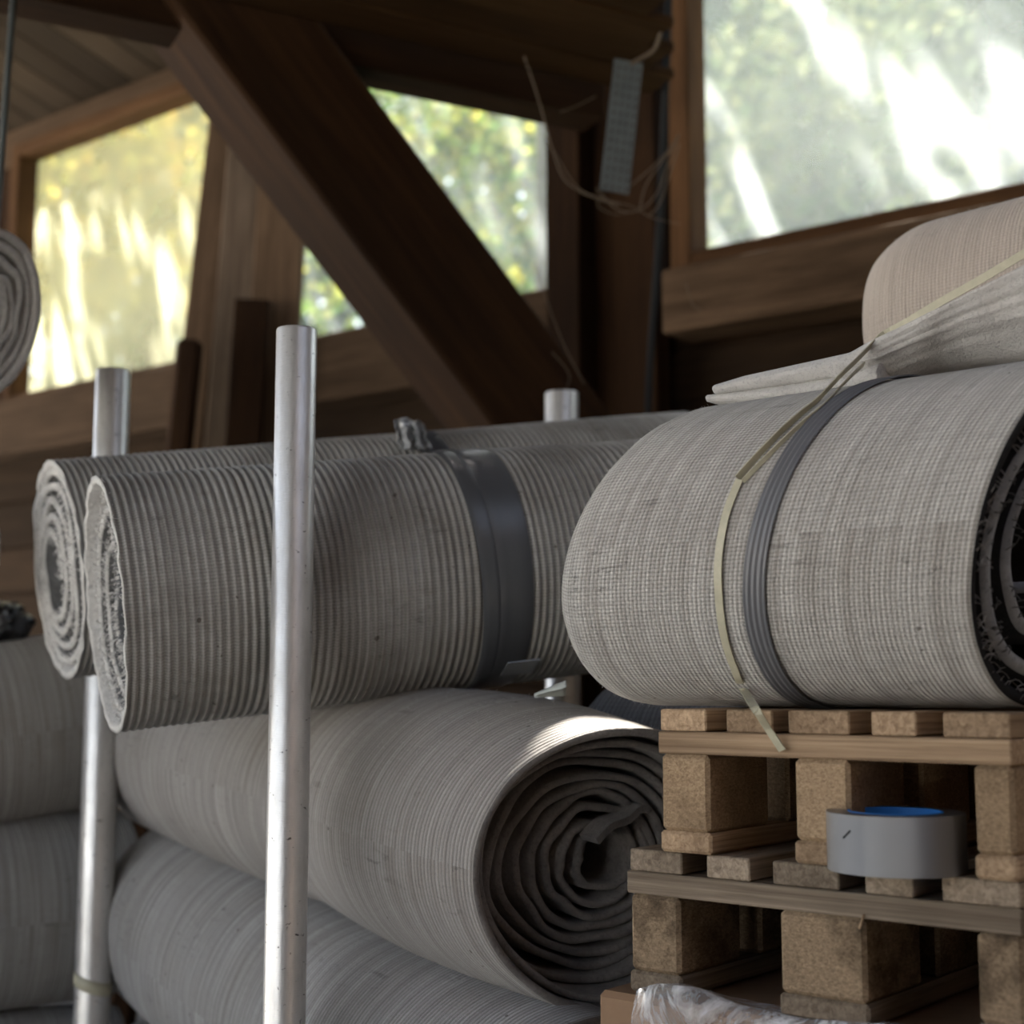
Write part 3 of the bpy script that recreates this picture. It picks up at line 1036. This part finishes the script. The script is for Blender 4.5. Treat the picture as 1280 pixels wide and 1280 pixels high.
# ---- folded felt roll end high at the left edge and the roll under it
fl = make_roll('folded_roll', 'folded grey felt roll end with wavy layers at the left edge, by the yellow window', at(-14, 393, 2.10), at(-420, 330, 2.55), 0.094, 0.128, M['felt_roll'], M['edge_light'],
               None, n=72, ds=0.012, turns=4.6, th=0.0125, pitch=0.0150, inner_depth=0.12, tele=0.004, wob=0.016, ph0=0.4, seed=31, spmat=M['edge_light'])
f2 = make_roll('narrow_roll', 'pale roll end peeking in at the left edge beside the rear ribbed roll', at(-45, 690, 2.16), at(-420, 655, 2.6), 0.066, 0.083, M['felt_roll'], M['edge_light'],
               None, n=64, ds=0.014, turns=3.5, th=0.011, pitch=0.015, inner_depth=0.12, tele=0.003, wob=0.008, ph0=0.9, seed=33, spmat=M['edge_light'])
shelf_p = at(-330, 520, 2.45)
rk = empty('side_rack', V((shelf_p.x, shelf_p.y, 0)), 'timber side rack outside the left edge carrying the folded rolls', 'rack')
for zc in (fl.A.z + (fl.ax.z * 0.3) - 0.150, f2.A.z + f2.ax.z * 0.3 - 0.105):
    box('shelf_board', V((shelf_p.x + 0.05, shelf_p.y - 0.05, zc)), fl.ax.cross(Z), Z, 0.40, 0.10, 0.035, M['timber_mid'], rk)
for sg in (-1, 1):
    c = V((shelf_p.x + 0.05, shelf_p.y - 0.05, 0)) + (fl.ax.cross(Z)).normalized() * sg * 0.19 + fl.ax * 0.075
    beam('upright', c, c + Z * (fl.A.z + 0.05), fl.ax, 0.05, 0.05, M['timber_mid'], rk)

# ---- metal posts


def post(px_t, py_t, px_b, D, dia, label):
    p1 = at(px_t, py_t, D)
    p0 = V((p1.x, p1.y, 0.0))
    n = 40
    vs, fs = [], []
    r1, r2 = dia / 2, dia / 2 - 0.004
    prof = [(r1, 0.0), (r1, p1.z - 0.002), (r1 - 0.001, p1.z), (r2 + 0.0005, p1.z), (r2, p1.z - 0.003), (r2, p1.z - 0.25)]
    for (r, z_) in prof:
        for i in range(n):
            t_ = 2 * PI * i / n
            vs.append(V((p1.x + r * math.cos(t_), p1.y + r * math.sin(t_), z_)))
    for j in range(len(prof) - 1):
        for i in range(n):
            fs.append((j * n + i, j * n + (i + 1) % n, (j + 1) * n + (i + 1) % n, (j + 1) * n + i))
    fs.append(tuple((len(prof) - 1) * n + i for i in range(n)))
    o = mesh_obj('metal_post', vs, fs, M['pipe'], None, org=p0)
    me = o.data
    setprops(o, label, 'post', 'metal posts of the rack')
    return o, p1


postA, pA = post(371, 412, 355, 1.735, 0.0495, 'tall metal post in front of the ribbed rolls')
postB, pB = post(142, 463, 105, 2.385, 0.0570, 'metal post at the left, behind the ribbed rolls and under the yellow window')
postC, pC = post(702, 491, 700, 2.66, 0.0630, 'short stub of metal post above the ribbed rolls under the brace')
# yellowed band round the left post
tz = at(105, 1225, 2.385).z
vs, fs = [], []
n = 40
for j, (dz, r) in enumerate(((-0.010, 0.0290), (-0.010, 0.0302), (0.010, 0.0302), (0.010, 0.0290))):
    for i in range(n):
        t_ = 2 * PI * i / n
        vs.append(V((pB.x + r * math.cos(t_), pB.y + r * math.sin(t_), tz + dz - 0.010 * math.cos(t_) - 0.004)))
for j in range(3):
    for i in range(n):
        fs.append((j * n + i, j * n + (i + 1) % n, (j + 1) * n + (i + 1) % n, (j + 1) * n + i))
mesh_obj('tape_ring', vs, fs, M['strap'], postB, org=V((pB.x, pB.y, tz)))

# ---- pallets
PZ = at(822, 886, 1.5).z            # top of the upper deck


def t_on(px, corner):
    """distance along U from corner to the vertical plane through pixel column px"""
    a = (px - 640) / F / math.cos(PITCH)
    # x = a*y (close enough for a level point near the horizon)
    return (a * corner.y - corner.x) / (U.x - a * U.y)


def pallet(label, corner, slats, blocks, mats, zt_, depth=0.44):
    e = empty('pallet', V((corner.x, corner.y, zt_ - 0.144)), label, 'pallet', 'wooden pallets')
    sm, cm, bm_ = mats
    tot = t_on(slats[-1][1], corner)
    c = V((corner.x, corner.y, 0))
    for (x0, x1) in slats:
        a_, b_ = t_on(x0, corner), t_on(x1, corner)
        m_ = c + U * ((a_ + b_) / 2)
        beam('slat', m_ + Z * (zt_ - 0.011), m_ + VV * depth + Z * (zt_ - 0.011), Z, b_ - a_, 0.022, sm, e, 0.0015)
    for v_ in (0.0, depth / 2 - 0.05, depth - 0.1):
        beam('stringer', c + VV * (v_ + 0.05) + Z * (zt_ - 0.034), c + U * tot + VV * (v_ + 0.05) + Z * (zt_ - 0.034), Z, 0.10, 0.0225, sm, e, 0.0015)
    for (x0, x1) in blocks:
        a_, b_ = t_on(x0, corner), t_on(x1, corner)
        if b_ > tot: b_ = tot
        for v_ in (0.0, depth / 2 - 0.06, depth - 0.12):
            q = c + U * ((a_ + b_) / 2) + VV * v_ + Z * (zt_ - 0.0455 - 0.0385)
            beam('block', q, q + VV * 0.12, Z, b_ - a_, 0.077, cm, e, 0.004)
        q = c + U * ((a_ + b_) / 2) + Z * (zt_ - 0.144 + 0.0108)
        beam('skid', q, q + VV * depth, Z, b_ - a_ + 0.004, 0.0212, bm_, e, 0.003)
    return e


cU = at(822, 886, 1.5)
pallet('upper pallet of light pine, under the big pale roll', cU, [(822, 878), (903, 960), (979, 1054), (1081, 1136), (1169, 1252)],
       [(822, 880), (985, 1052), (1204, 1253)], (M['pallet'], M['chip'], M['pallet']), PZ)
LT = PZ - 0.1445
dl = ray(783, 1060)
cL = CAM + dl * ((LT - CZ) / dl.z)
lowp = pallet('lower pallet of grey weathered pine with dirty chip blocks', cL, [(783, 846), (876, 928), (956, 1036), (1068, 1126), (1161, 1256)],
       [(783, 842), (963, 1066), (1200, 1256)], (M['pallet_old'], M['chip_old'], M['pallet_old']), LT)

tube('splinter', [on_plane(1080, 1143, VV, VV.dot(cL) - 0.003), on_plane(1077, 1152, VV, VV.dot(cL) - 0.006), on_plane(1074, 1161, VV, VV.dot(cL) - 0.007)], 0.0012, M['pallet'], lowp, 6, lowp.location)

# ---- roll of duct tape on the lower pallet
dz0 = LT + 0.0004
dc = at(1121, 1075, 1.35); dc.z = dz0
R1, R2, H = 0.0625, 0.0410, 0.053
rt = empty('duct_tape_roll', dc, 'silver duct tape roll with blue core, lying on the lower pallet', 'tape')


def ring(name, prof, mat, parent, n=180):
    vs, fs, uv = [], [], []
    m = len(prof)
    for (r, z_) in prof:
        for i in range(n):
            t_ = 2 * PI * i / n
            vs.append(dc + V((r * math.cos(t_), r * math.sin(t_), z_)))
    for j in range(m):
        j2 = (j + 1) % m
        for i in range(n):
            i2 = (i + 1) % n
            fs.append((j * n + i, j * n + i2, j2 * n + i2, j2 * n + i))
            u0, u1 = 2 * PI * i / n * R1, 2 * PI * (i + 1) / n * R1
            z0_, z1_ = prof[j][1], prof[j2][1]
            uv.append(((u0, z0_), (u1, z0_), (u1, z1_), (u0, z1_)))
    return mesh_obj(name, vs, fs, mat, parent, uv, False, True, dc)


ring('tape_winding', [(R1, 0.0005), (R1, H - 0.0005), (R1 - 0.0006, H), (R2 + 0.0022, H), (R2 + 0.0022, 0.0), (R1 - 0.0006, 0.0)], M['duct'], rt)
ring('paper_core', [(R2 + 0.002, 0.0), (R2 + 0.002, H + 0.0006), (R2, H + 0.0006), (R2, 0.0)], M['blue_core'], rt)
# small dark scratch on the tape
fw = V((dc.x, dc.y, 0)).normalized(); rt_ = V((fw.y, -fw.x, 0))
sp0, sp1 = [dc + (rt_ * a_ - fw * math.sqrt(1 - a_ * a_)) * (R1 + 0.0002) + Z * z_ for a_, z_ in ((-0.73, 0.032), (-0.63, 0.039))]
tube('dark_mark', [sp0, sp1], 0.0009, M['cable'], rt, 6, dc)

# ---- big pale roll on the pallets
AX0 = V((0.25, 1.6, 0))
rB = 0.170
zc = PZ + rB * 0.985
R_end = AX0 - (-U) * 0.385; L_end = AX0 + (-U) * 0.090
R_end.z = zc; L_end.z = zc


def rad_b(s, t_):
    k = 1.0 + 0.008 * math.sin(2 * t_ + 1 + 4 * s)
    y = math.sin(t_)
    if y < -0.90:
        k *= 0.985 * (0.90 + (abs(y) - 0.90) * 0.75) / abs(y) if False else 1.0 - (abs(y) - 0.90) * 0.16
    return k


big = make_roll('big_roll', 'big pale woven roll on the pallets, bound with a grey tape band', R_end, L_end, rB, rB, M['bigroll'], M['black_edge'], None,
                n=120, ds=0.006, rad=rad_b, turns=2.6, th=0.013, pitch=0.036, inner_depth=0.16, tele=0.02, wob=0.006, ph0=1.5, seed=41, sidemat=M['black_edge'], spmat=M['inner_grey'], hole=M['black_edge'],
                far_round=0.05, shear=(0.22, -0.28, 0))
fray(big, 'loose_loops', M['thread_dark'], 260, 0.012, 0.0008, th=0.012, seed=15)
rnd = random.Random(4)
paths = []
for _ in range(260):
    t_ = rnd.uniform(0, 2 * PI)
    p = surf_in(big, 0.004 + rnd.random() * 0.01, t_, -0.006 - rnd.random() * 0.012)
    a_ = rnd.uniform(0, 6.28)
    e1 = (big.side * math.cos(t_) + big.up * math.sin(t_)); e2 = big.ax.cross(e1)
    lp_ = [p + (e1 * math.cos(a_ + q) + e2 * math.sin(a_ + q)) * 0.0045 - big.ax * (0.003 * q) for q in (0, 0.9, 1.8, 2.7, 3.6)]
    paths.append(lp_)
strands('edge_loops', paths, 0.0008, M['edge_felt'], big.root, big.root.location)
fuzz(big, 'cloth_fuzz', M['thread'], 700, big.L - 0.06, big.L, -0.9 * PI, 1.1 * PI, 0.004, 0.00016, 9)
# ribbed tape band, following the slant seen on the roll
s1_, t1_ = big.hit(945, 720); s2_, t2_ = big.hit(1095, 490); s3_, t3_ = big.hit(985, 868)
print('band', s1_, t1_, s2_, t2_, s3_, t3_, big.L)
band(big, 'tape_band', M['tape_matt'], s1_ - 0.0125, s1_ + 0.0125, 0.0035, ridges=4, n=120)

# yellowed strap: hangs over the roll, free end over the pallet edge
lst = [(925, 600), (908, 645), (899, 700), (900, 750), (907, 800), (922, 845), (930, 862)]
pp = []
for (x, y) in lst:
    s_, t_ = big.hit(x, y, 0.002)
    pp.append(big.surf(s_, t_, 0.0025))
c_fr = VV.dot(cU)
pp.append(on_plane(943, 884, VV, c_fr - 0.036)); pp.append(on_plane(960, 911, VV, c_fr - 0.016)); pp.append(on_plane(978, 938, VV, c_fr - 0.005))
st = empty('packing_strap', pp[-1], 'thin yellowed packing strap hanging down over the big pale roll', 'strap')
ribbon('hanging_strap', smooth_path(pp, 6), U, 0.0085, 0.0012, M['strap'], st, pp[-1])

# ---- layered felt sheet lying on the big roll, rising to the right
SH_px = [884, 930, 980, 1030, 1062, 1090, 1120, 1160, 1210, 1280, 1360, 1440]
SH_lo = [502, 504, 501, 496, 492, 485, 476, 464, 452, 447, 446, 446]
SH_hi = [484, 470, 459, 448, 441, 425, 411, 391, 366, 331, 296, 268]
cst = NO


def sheet_line(px, py, c):
    return on_plane(px, py, VV, c)


c_ax = VV.dot(AX0)


def interp(x, xs, ys):
    for i in range(len(xs) - 1):
        if x <= xs[i + 1]:
            f = (x - xs[i]) / (xs[i + 1] - xs[i])
            f = f * f * (3 - 2 * f) if False else f
            return ys[i] + (ys[i + 1] - ys[i]) * f
    return ys[-1]


def sheet(name, x0, x1, flo, fhi, c_front, back, mat, parent, org, recess=None, n_edge=20, seed=0):
    """one felt layer: its front edge runs from x0 to x1 between the fractions flo..fhi of the bundle, and it runs back over the roll"""
    vs, fs = [], []
    ns_ = 90
    m = n_edge + 1
    for i in range(ns_ + 1):
        x = x0 + (x1 - x0) * i / ns_
        lo, hi = interp(x, SH_px, SH_lo), interp(x, SH_px, SH_hi)
        y0 = lo + (hi - lo) * flo(x); y1 = lo + (hi - lo) * fhi(x)
        rc = recess(x) if recess else 0.0
        wv_ = 0.004 * noise.noise(V((x * 0.02, seed, 5)))
        pl = sheet_line(x, y0, c_front + wv_ + rc); ph = sheet_line(x, y1, c_front + wv_)
        hgt = (ph - pl).length
        row = [pl + VV * (back - rc)]
        for k_ in range(m):
            f = k_ / (m - 1)
            an = -PI / 2 + PI * f
            bulge = math.cos(an) * min(0.007, hgt * 0.5) + rc * 0.35 * (f - f * f)
            amp = min(1, rc / 0.03)
            wr_ = amp * (0.0035 * math.sin(f * 17 + x * 0.010) * (1 - f) + 0.0022 * math.sin(f * 37 - x * 0.016)) + 0.0012 * noise.noise(V((x * 0.05, k_ * 1.3, seed)))
            row.append(pl.lerp(ph, f) - VV * (bulge + wr_ * math.cos(an)))
        row.append(ph + VV * back)
        vs += row
    r = m + 2
    for i in range(ns_):
        for k_ in range(r):
            k2 = (k_ + 1) % r
            fs.append((i * r + k_, i * r + k2, (i + 1) * r + k2, (i + 1) * r + k_))
    fs.append(tuple(range(r))); fs.append(tuple(ns_ * r + k_ for k_ in range(r)))
    return mesh_obj(name, vs, fs, mat, parent, None, True, True, org)


so_ = sheet_line(1000, 495, c_ax)
sh = empty('felt_sheet', so_, 'folded pale felt sheet in layers on top of the big pale roll', 'felt sheet')
sheet('felt_layer', 884, 1100, lambda x: 0.0, lambda x: 0.46, c_ax - 0.006, 0.16, M['sheet'], sh, so_, seed=1)
sheet('felt_layer', 893, 1318, lambda x: 0.50 * (1 - min(1, max(0, (x - 1040) / 60))), lambda x: 1.0, c_ax - 0.012, 0.17, M['sheet'], sh, so_,
      recess=lambda x: 0.075 * min(1, max(0, (x - 1050) / 130)), seed=2)
# the strap's two strands running up over the sheet
up1 = [at(*q) for q in ()]
l1 = [(922, 598), (950, 566), (985, 530), (1020, 500), (1050, 470), (1072, 449), (1100, 424), (1135, 404), (1175, 380), (1225, 352), (1285, 316)]
pts1 = []
for i, (x, y) in enumerate(l1):
    if i < 4:
        s_, t_ = big.hit(x, y, 0.004)
        pts1.append(big.surf(s_, t_, 0.004))
    else:
        pts1.append(sheet_line(x, y - (2 if x > 1090 else 0), VV.dot(pts1[3]) + (c_ax - 0.004 - VV.dot(pts1[3])) * min(1, (i - 3) / 3)))
ribbon('upper_strand', smooth_path(pts1, 5), [Z + U * 0.6] * (5 * (len(pts1) - 1) + 1), 0.0085, 0.0012, M['strap'], st, pp[-1])
pts2 = []
for i, (x, y) in enumerate([(929, 602), (958, 572), (992, 538), (1028, 507), (1056, 478), (1080, 455)]):
    if i < 4:
        s_, t_ = big.hit(x, y, 0.003)
        pts2.append(big.surf(s_, t_, 0.003))
    else:
        pts2.append(sheet_line(x, y, VV.dot(pts2[3]) + (c_ax - 0.016 - VV.dot(pts2[3])) * min(1, (i - 3) / 2)))
ribbon('upper_strand', smooth_path(pts2, 5), [Z + U * 0.5] * (5 * (len(pts2) - 1) + 1), 0.005, 0.0012, M['strap'], st, pp[-1])

# ---- beige roll behind, resting on a further roll that the big one hides
Ub = (U + Z * 0.05).normalized()
Lb = at(1136, 440, 1.95)
rb_ = 0.165
bei = make_roll('beige_roll', 'beige felt roll with rounded end, top right under the dusty window', Lb + Ub * 0.62, Lb, rb_, rb_ * 1.02, M['beige'], M['edge_light'], None,
                n=96, ds=0.008, turns=4, th=0.01, pitch=0.02, seed=51, far_round=0.085, rad=lambda s, t_: 1.0 + 0.012 * math.sin(2 * t_ + 5 * s))
fuzz(bei, 'felt_fuzz', M['thread'], 500, 0.0, bei.L, 0.2 * PI, 0.9 * PI, 0.004, 0.00016, 19)
Lh = Lb + V((0.02, 0.03, 0)); Lh.z = Lb.z - rb_ - 0.165
for dn, lb in enumerate(('felt roll behind the big pale roll, directly carrying the beige roll', 'felt roll behind the upper pallet, second below the beige roll',
                         'felt roll behind the wrapped carton, third below the beige roll', 'felt roll on the floor behind the wrapped carton, lowest of its stack')):
    Lx = Lh.copy(); Lx.z -= 0.321 * dn
    if dn == 3: Lx.z = 0.158
    make_roll('felt_roll', lb, Lx + U * 0.62, Lx, 0.158, 0.158, M['felt_roll'], M['edge_felt'], None, n=48, ds=0.05, turns=3, pitch=0.03, seed=52 + dn)

# ---- grey roll end and tape scraps between the stacks
gr0 = at(768, 955, 2.05)
gr = make_roll('dark_roll', 'dark bluish grey roll in the gap under the big pale roll', gr0 + U * 0.26, gr0, 0.118, 0.118, M['dark_cloth'], M['edge_felt'], None, n=72, ds=0.02, turns=4, pitch=0.02, seed=61, far_round=0.04)
sc0 = at(672, 866, 1.86)
vs, fs = [], []
n = 20
for j in range(9):
    f = j / 8
    c = at(668 + 40 * f, 872 - 5 * f, 1.80)
    for i in range(n + 1):
        t_ = PI * (0.15 + 0.9 * i / n)
        r_ = 0.004 + 0.012 * f
        vs.append(c + V((0, -math.cos(t_) * r_, math.sin(t_) * r_)))
for j in range(8):
    for i in range(n):
        fs.append((j * (n + 1) + i, j * (n + 1) + i + 1, (j + 1) * (n + 1) + i + 1, (j + 1) * (n + 1) + i))
cs = mesh_obj('plastic_scrap', vs, fs, M['white_plastic'], None, org=at(690, 880, 1.80))
md = cs.modifiers.new('thick', 'SOLIDIFY'); md.thickness = 0.001
setprops(cs, 'curled pale plastic scrap in the gap beside the big pale roll', 'scrap')
s_, t_ = ribF.hit(645, 838)
tl = [ribF.surf(s_ + 0.0, t_ + 0.02, 0.004), ribF.surf(s_, t_ - 0.10, 0.006), ribF.surf(s_, t_ - 0.22, 0.010)]
ribbon('loose_tape_end', tl, ribF.ax, 0.046, 0.001, M['film'], ribF.root, ribF.root.location)

# ---- film wrapped carton under the lower pallet
cz1 = LT - 0.146
cc = cL + VV * 0.215 + U * 0.20
cart = empty('wrapped_carton', V((cc.x, cc.y, 0)), 'brown carton wrapped in crinkled clear film under the lower pallet', 'carton')
cb_ = box('carton_body', V((cc.x, cc.y, cz1 / 2)) - U * 0.012, U, Z, 0.44, 0.45, cz1, M['card'], cart, 0.006)
vs, fs = [], []
nu, nv = 44, 30
for j in range(nv + 1):
    for i in range(nu + 1):
        u_ = 0.02 + 0.40 * i / nu
        f = j / nv
        # film runs from the top edge of the carton forward and down its front
        a_ = f * 1.0
        v_ = 0.03 - 0.045 * min(1, f * 2.2)
        z_ = cz1 + 0.004 - max(0, f - 0.35) * 0.28
        bulge = 0.026 * math.exp(-((u_ - 0.085) / 0.05) ** 2) * math.exp(-((f - 0.32) / 0.2) ** 2) + 0.012 * math.exp(-((u_ - 0.30) / 0.05) ** 2) * math.exp(-((f - 0.34) / 0.15) ** 2)
        q = noise.noise_vector(V((u_ * 22, f * 6, 1.7))) * 0.006 + noise.noise_vector(V((u_ * 60, f * 15, 4.7))) * 0.0025
        vs.append(V((cL.x, cL.y, 0)) + U * u_ + VV * (v_ - bulge * 1.6 + q.x) + Z * (z_ + bulge * 0.9 + q.z * 0.6))
for j in range(nv):
    for i in range(nu):
        fs.append((j * (nu + 1) + i, j * (nu + 1) + i + 1, (j + 1) * (nu + 1) + i + 1, (j + 1) * (nu + 1) + i))
mesh_obj('stretch_film', vs, fs, M['stretch'], cart, org=cart.location)

# ---- black crumpled bag at the left edge
bm = bmesh.new()
bmesh.ops.create_icosphere(bm, subdivisions=4, radius=1.0)
bc = at(-6, 783, 2.56)
for v in bm.verts:
    p = v.co.copy()
    q = 1 + 0.22 * noise.noise(p * 2.2) + 0.14 * abs(noise.noise(p * 5.0)) + 0.05 * noise.noise(p * 12)
    v.co = V((p.x * 0.060, p.y * 0.06, p.z * 0.045)) * q
me = bpy.data.meshes.new('plastic_bag'); bm.to_mesh(me); bm.free()
me.materials.append(M['black_plastic'])
bag = bpy.data.objects.new('plastic_bag', me); COL.objects.link(bag); bag.location = bc
setprops(bag, 'crumpled black plastic bag on the upper left felt roll', 'bag')

# ---- thin rod, top left
rp0 = at(16, 10, 2.5); rp1 = at(-8, 330, 2.5)
dd = (rp1 - rp0).normalized()
setprops(tube('thin_rod', [rp0 - dd * 0.06, rp1 + dd * 0.6], 0.0058, M['galv'], None, 12), 'thin grey metal rod hanging at the top left corner', 'rod')

# ---- punched metal plate, cables, cobwebs round the dark posts
pl = empty('punched_plate', at(768, 240, 2.78), 'grey punched metal nail plate hanging on the dark wide post', 'metal plate')
p1 = at(786, 76, 2.78); p0 = at(768, 240, 2.78)
yv = (p1 - p0).normalized(); xv = V((1, 0.2, 0)); xv = (xv - yv * xv.dot(yv)).normalized(); nv_ = xv.cross(yv)
Wd, Hh = 0.060, (p1 - p0).length
gx, gy = 13, 43
vs, fs = [], []
for j in range(gy + 1):
    for i in range(gx + 1):
        vs.append(p0 + xv * ((i / gx - 0.5) * Wd) + yv * (j / gy * Hh))
for j in range(gy):
    for i in range(gx):
        if i % 3 == 2 and j % 3 == 1 and i < gx - 1: continue
        b_ = j * (gx + 1) + i
        fs.append((b_, b_ + 1, b_ + gx + 2, b_ + gx + 1))
pm_ = mesh_obj('plate', vs, fs, M['galv'], pl, smooth=False, org=pl.location)
md = pm_.modifiers.new('thick', 'SOLIDIFY'); md.thickness = 0.002
tube('hook', smooth_path([at(788, 80, 2.78), at(803, 72, 2.78), at(818, 62, 2.77), at(826, 40, 2.74)], 4), 0.004, M['web'], pl, 8, pl.location)
for (x0, x1, lb, r_) in ((829, 817, 'dark grey cable running down beside the window frame', 0.008),):
    c0_ = at(838, -60, 3.05); c1_ = at(826, 250, 3.05); c2_ = at(812, 470, 3.05); c3_ = at(806, 640, 3.05)
    setprops(tube('cable', smooth_path([c0_, c1_, c2_, c3_], 8), r_, M['cable'], None, 10), lb, 'cable')
wb = empty('cobweb', at(800, 250, 2.80), 'dusty cobweb strands between the punched plate and the window frame', 'cobweb')
webs = [[(655, 70), (672, 120), (690, 185), (706, 225), (738, 245), (775, 256)],
        [(700, 140), (722, 132), (745, 120)],
        [(690, 185), (720, 232), (752, 248), (790, 258), (815, 272), (850, 280)],
        [(745, 235), (772, 262), (800, 262), (822, 240), (835, 205), (848, 170)],
        [(788, 232), (812, 212), (834, 190), (849, 168)],
        [(800, 262), (806, 235), (820, 212), (846, 176)],
        [(812, 270), (826, 252), (838, 215), (850, 180)],
        [(752, 245), (748, 258), (770, 268), (800, 262)],
        [(668, 330), (700, 420), (730, 480)], [(700, 500), (712, 470), (690, 440)],
        [(858, 355), (864, 378), (876, 388)]]
k_ = 0
for wl in webs:
    tube('strand', smooth_path([at(x, y, 2.80) for x, y in wl], 5), 0.0016 if k_ in (0, 3, 4, 5, 6) else 0.0009, M['web'], wb, 6, wb.location)
    k_ += 1

# ------------------------------------------------------------------ outside: trees
def tree(name, label, base, height, blobs, leaf, nleaf, mat, size=0.07, seed=0, trunk=0.12):
    rnd = random.Random(seed)
    base = V((base[0], base[1], -0.03))
    e = empty(name, base, label, 'tree', 'trees outside the windows')
    base = V(base)
    top = base + V((rnd.uniform(-.3, .3), rnd.uniform(-.3, .3), height))
    tube('trunk', smooth_path([base, base.lerp(top, 0.4) + V((0.1, 0, 0)), top], 5), [trunk * (1 - 0.06 * i) for i in range(11)], M['bark'], e, 9, base)
    tot = sum(b[3] ** 2 for b in blobs)
    vs, fs = [], []
    for (bx, by, bz, br_) in blobs:
        c = V((bx, by, bz))
        st_ = base.lerp(top, min(0.9, max(0.25, (c.z - 0.8 - base.z) / height)))
        tube('branch', smooth_path([st_, st_.lerp(c, 0.5) + V((0, 0, 0.15)), c], 4), [0.045, 0.04, 0.036, 0.032, 0.028, 0.024, 0.02, 0.016, 0.012], M['bark'], e, 6, base)
        for _ in range(int(nleaf * br_ ** 2 / tot)):
            while True:
                d = V((rnd.uniform(-1, 1), rnd.uniform(-1, 1), rnd.uniform(-1, 1)))
                if d.length < 1: break
            p = c + d * br_
            nn = V((rnd.gauss(0, 1), rnd.gauss(0, 1), rnd.gauss(0, 1))).normalized()
            a_ = nn.orthogonal().normalized(); b_ = nn.cross(a_)
            an = rnd.uniform(0, 6.28)
            a2 = a_ * math.cos(an) + b_ * math.sin(an); b2 = nn.cross(a2)
            s = size * rnd.uniform(0.6, 1.3)
            k0 = len(vs)
            vs += [p - a2 * s, p + b2 * s * 0.55 - a2 * s * 0.1, p + a2 * s + nn * s * 0.2, p - b2 * s * 0.55 - a2 * s * 0.1]
            fs += [(k0, k0 + 1, k0 + 2, k0 + 3)]
    o = mesh_obj('foliage', vs, fs, mat, e, smooth=False, org=base)
    o['kind'] = 'stuff'
    return e


def blob_at(px, py, D, r):
    p = at(px, py, D)
    return (p.x, p.y, p.z, r)


def shade_blob(a, z_, dist, r):
    """foliage that stands between the sun and the point (a, z_) of the back wall"""
    p = wp(a, z_, 0.1) + SUN * dist
    return (p.x, p.y, p.z, r)


tree('broad_tree', 'green and yellow tree filling the middle window', at(760, 1000, 8.5), 5.0,
     [blob_at(500, 180, 8.0, 0.55), blob_at(590, 250, 8.3, 0.6), blob_at(640, 200, 7.8, 0.5), blob_at(540, 90, 8.2, 0.6), blob_at(650, 350, 8.6, 0.5), blob_at(450, 330, 8.6, 0.5), blob_at(700, 120, 8.4, 0.5)],
     None, 2600, M['leaf'], 0.055, 1)
tree('golden_tree', 'golden autumn tree behind the yellow left window', at(120, 1000, 9.5), 5.0,
     [blob_at(90, 260, 9.0, 0.7), blob_at(170, 280, 9.3, 0.7), blob_at(30, 300, 9.0, 0.7), blob_at(200, 190, 9.0, 0.55), blob_at(0, 230, 9.0, 0.6), blob_at(110, 170, 9.4, 0.6)],
     None, 3600, M['leaf_gold'], 0.06, 2)
tree('green_tree', 'green leafy tree behind the dusty right window', at(1050, 1000, 7.0), 5.0,
     [blob_at(1000, 60, 6.6, 0.45), blob_at(1060, 150, 6.8, 0.5), blob_at(950, 250, 6.8, 0.4), blob_at(1180, 200, 7.0, 0.4), blob_at(1100, 40, 7.0, 0.5), blob_at(930, 120, 7.0, 0.35)],
     None, 1800, M['leaf_pale'], 0.05, 3)
tree('shade_tree', 'tall tree over the windows that dapples the panes with shade', at(785, 1000, 6.8), 6.0,
     [shade_blob(aL0 + 0.30 + 0.40 * i, SILL + 0.30 + 0.12 * ((i * 7) % 3), 3.6 + 0.5 * ((i * 5) % 3), 0.42) for i in range(11)]
     + [shade_blob(aL0 - 0.5 + 0.8 * i, SILL + 1.2, 4.2, 0.55) for i in range(6)],
     None, 1500, M['leaf_far'], 0.085, 4)
gp = PATCH + SUN * 5.5  # leaf cluster added in the sunbeam's path to dim the lit patch
tree('beam_dimmer_tree', 'unseen tree added beyond the roof to dim the sunbeam', V((gp.x + 0.4, gp.y + 1.5, 0)), gp.z - 0.3, [(gp.x, gp.y, gp.z, 0.35)], None, 620, M['leaf'], 0.032, 6, 0.07)
k = 0
for (px_, D_, mt_, nm_) in ((-150, 13.5, 'leaf_gold', 'golden autumn tree far behind the left edge of the yellow window'), (150, 14.5, 'leaf_far', 'green tree far behind the yellow window'),
                       (420, 14.0, 'leaf_blue', 'dark evergreen far behind the diagonal brace'), (760, 13.0, 'leaf_blue', 'dark evergreen far behind the right side of the middle window'),
                       (900, 12.0, 'leaf_blue', 'dark evergreen far behind the left part of the dusty window'), (1130, 11.5, 'leaf_far', 'green tree far behind the middle of the dusty window'),
                       (1360, 11.0, 'leaf_blue', 'dark evergreen far behind the right edge of the dusty window')):
    k += 1
    tree('far_tree', nm_, at(px_, 1000, D_), 7.0,
         [blob_at(px_ + dx, py, D_ + 0.5 * (dx > 0), 1.15) for dx, py in ((-90, 420), (90, 380), (-70, 250), (80, 200), (-90, 80), (60, 20), (0, -130), (0, 560))],
         None, 4200, M[mt_], 0.15, 20 + k, 0.16)
